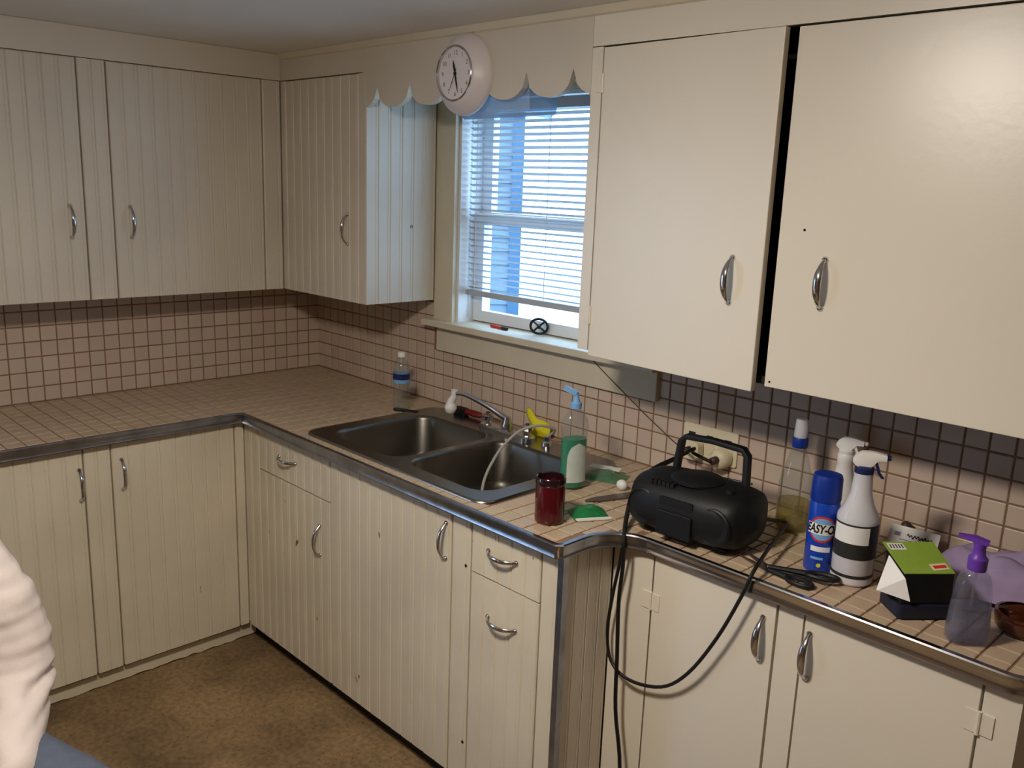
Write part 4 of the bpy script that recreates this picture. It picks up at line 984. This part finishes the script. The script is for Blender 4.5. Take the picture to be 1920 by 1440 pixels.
body = [[(PX, PY, .56, .115), (PX-.02, PY, .75, .10), (PX, PY, .92, .115), (PX+.01, PY, 1.05, .06), (PX+.03, PY, 1.14, .052), (HC.x-.01, PY, HC.z, .078)],
        [(HC.x-.02, PY, HC.z+.05, .088), (HC.x+.005, PY, HC.z-.02, .078), (HC.x+.035, PY, HC.z-.075, .045)],
        [(HC.x+.078, PY, HC.z+.005, .012), (HC.x+.100, PY, HC.z-.022, .013)],
        [(HC.x+.066, PY-.018, HC.z-.055, .011), (HC.x+.073, PY, HC.z-.055, .012), (HC.x+.066, PY+.018, HC.z-.055, .011)],
        [(HC.x-.01, PY+.083, HC.z+.012, .012), (HC.x-.008, PY+.086, HC.z-.022, .011)], [(HC.x-.01, PY-.083, HC.z+.012, .012), (HC.x-.008, PY-.086, HC.z-.022, .011)],
        [(PX, PY, .95, .08), (*LS, .040), (LE[0]-.02, LE[1]-.045, .80, .034), (LE[0], LE[1]-.02, LE[2]+.02, .030), (LE[0]+.03, LE[1]-.035, LE[2]-.045, .028), (*LW, .024)], [(PX, PY, .95, .08), (*RS, .045), (*RE, .036), (*RW, .026)],
        [(PX, PY, .55, .10), (*HIPL, .075), (*KNL, .05), (*ANL, .036), (1.93, -1.63, .045, .03)], [(PX, PY, .55, .10), (*HIPR, .075), (*KNR, .05), (*ANR, .036), (1.93, PY-.175, .045, .03)]]
body += fingers((1.72, -1.78, .585), (.9, -.40, -.10), (.62, .62, 0), Vector((.2, -.2, -.7)))
body += fingers((1.60, PY-.09, .605), (.8, .5, -.12), (.5, -.8, 0), Vector((.2, .1, -.7)))
pm = blob(body, .0068, 'person', 5); pm.materials.append(MATS['skin'])
pe = add('person', pm, None); tag(pe, 'seated person in an off white sweatshirt and blue jeans', 'person')
for s_ in (-1, 1): MB().ell((HC.x+.071, PY+s_*.031, HC.z+.015), .010, .013, .010).build('eye', 'dial_white', pe, smooth=True); MB().ell((HC.x+.079, PY+s_*.031, HC.z+.015), .004, .005, .005).build('iris', 'brown_dark', pe, smooth=True)
hm_ = blob([[(HC.x-.035, PY, HC.z+.06, .092), (HC.x-.05, PY, HC.z-.01, .078)], [(HC.x+.0, PY, HC.z+.085, .07)]], .009, 'hair', 4); hm_.materials.append(MATS['hair']); add('hair', hm_, None, pe)
sw = blob([[(PX, PY, .565, .135), (PX-.03, PY, .70, .145), (PX-.01, PY, .88, .150), (PX+.005, PY, 1.0, .105), (PX+.015, PY, 1.055, .066)],
           [(PX, PY-.06, .60, .13), (PX, PY+.06, .60, .13)],
           [(PX-.005, PY+.10, .955, .10), (*LS, .084), (LE[0]-.025, LE[1]-.050, .83, .082), (LE[0]-.008, LE[1]-.030, LE[2]+.06, .084), (LE[0]+.01, LE[1]-.035, LE[2]-.01, .080), (LE[0]+.06, LE[1]-.05, LE[2]-.05, .070), (LW[0]-.01, LW[1]+.01, LW[2]+.012, .046)],
           [(PX-.005, PY-.10, .955, .10), (*RS, .082), (*RE, .066), (RW[0]-.02, RW[1]-.01, RW[2]+.006, .044)]], .0062, 'sweatshirt', 8)
CREASE = [(.665, .10, 1.0, .12), (.735, -.12, .7, .10), (.610, .28, .9, .12), (.80, .20, .45, .09), (.565, .05, .7, .1), (.88, -.25, .4, .09)]   # height, slope, depth, reach
def folds(p):
    u_ = (p-Vector(LE)).dot(RGT); d_4 = 0
    if p.x > LE[0]-.12 and p.y > LE[1]-.22:
        for z_, s_5, k_, w_ in CREASE:
            q_ = (p.z-z_-s_5*u_-.010*noise.noise(p*7))/.010
            m_ = math.exp(-((u_+.02)/w_)**2)*(.55+.9*noise.noise(Vector((z_*9, u_*7, 2.2))))
            d_4 += k_*max(0, m_)*(-.017*math.exp(-q_*q_)+.008*math.exp(-((q_-2.0)/1.3)**2))
    return d_4+.005*noise.noise(p*9)+.0025*noise.noise(p*24)
lift(sw, folds); sw.materials.append(MATS['sweatshirt']); add('sweatshirt', sw, None, pe)
jn = blob([[(PX, PY, .56, .125), (HIPL[0], HIPL[1], HIPL[2], .098), (1.60, -1.755, .545, .092), (*KNL, .075), (1.83, -1.65, .40, .070), (ANL[0], ANL[1], .12, .062)],
           [(PX, PY, .56, .125), (HIPR[0], HIPR[1], HIPR[2], .098), (*KNR, .075), (1.83, PY-.165, .40, .070), (ANR[0], ANR[1], .12, .062)]], .010, 'jeans', 4)
lift(jn, lambda p: .004*noise.noise(p*16)); jn.materials.append(MATS['jeans']); add('jeans', jn, None, pe)
for y in (-1.63, PY-.175):
    sh = blob([[(1.79, y, .045, .045), (1.86, y, .045, .044), (1.95, y, .038, .038)]], .009, 'shoe', 4); sh.materials.append(MATS['black_matte']); add('shoe', sh, None, pe)
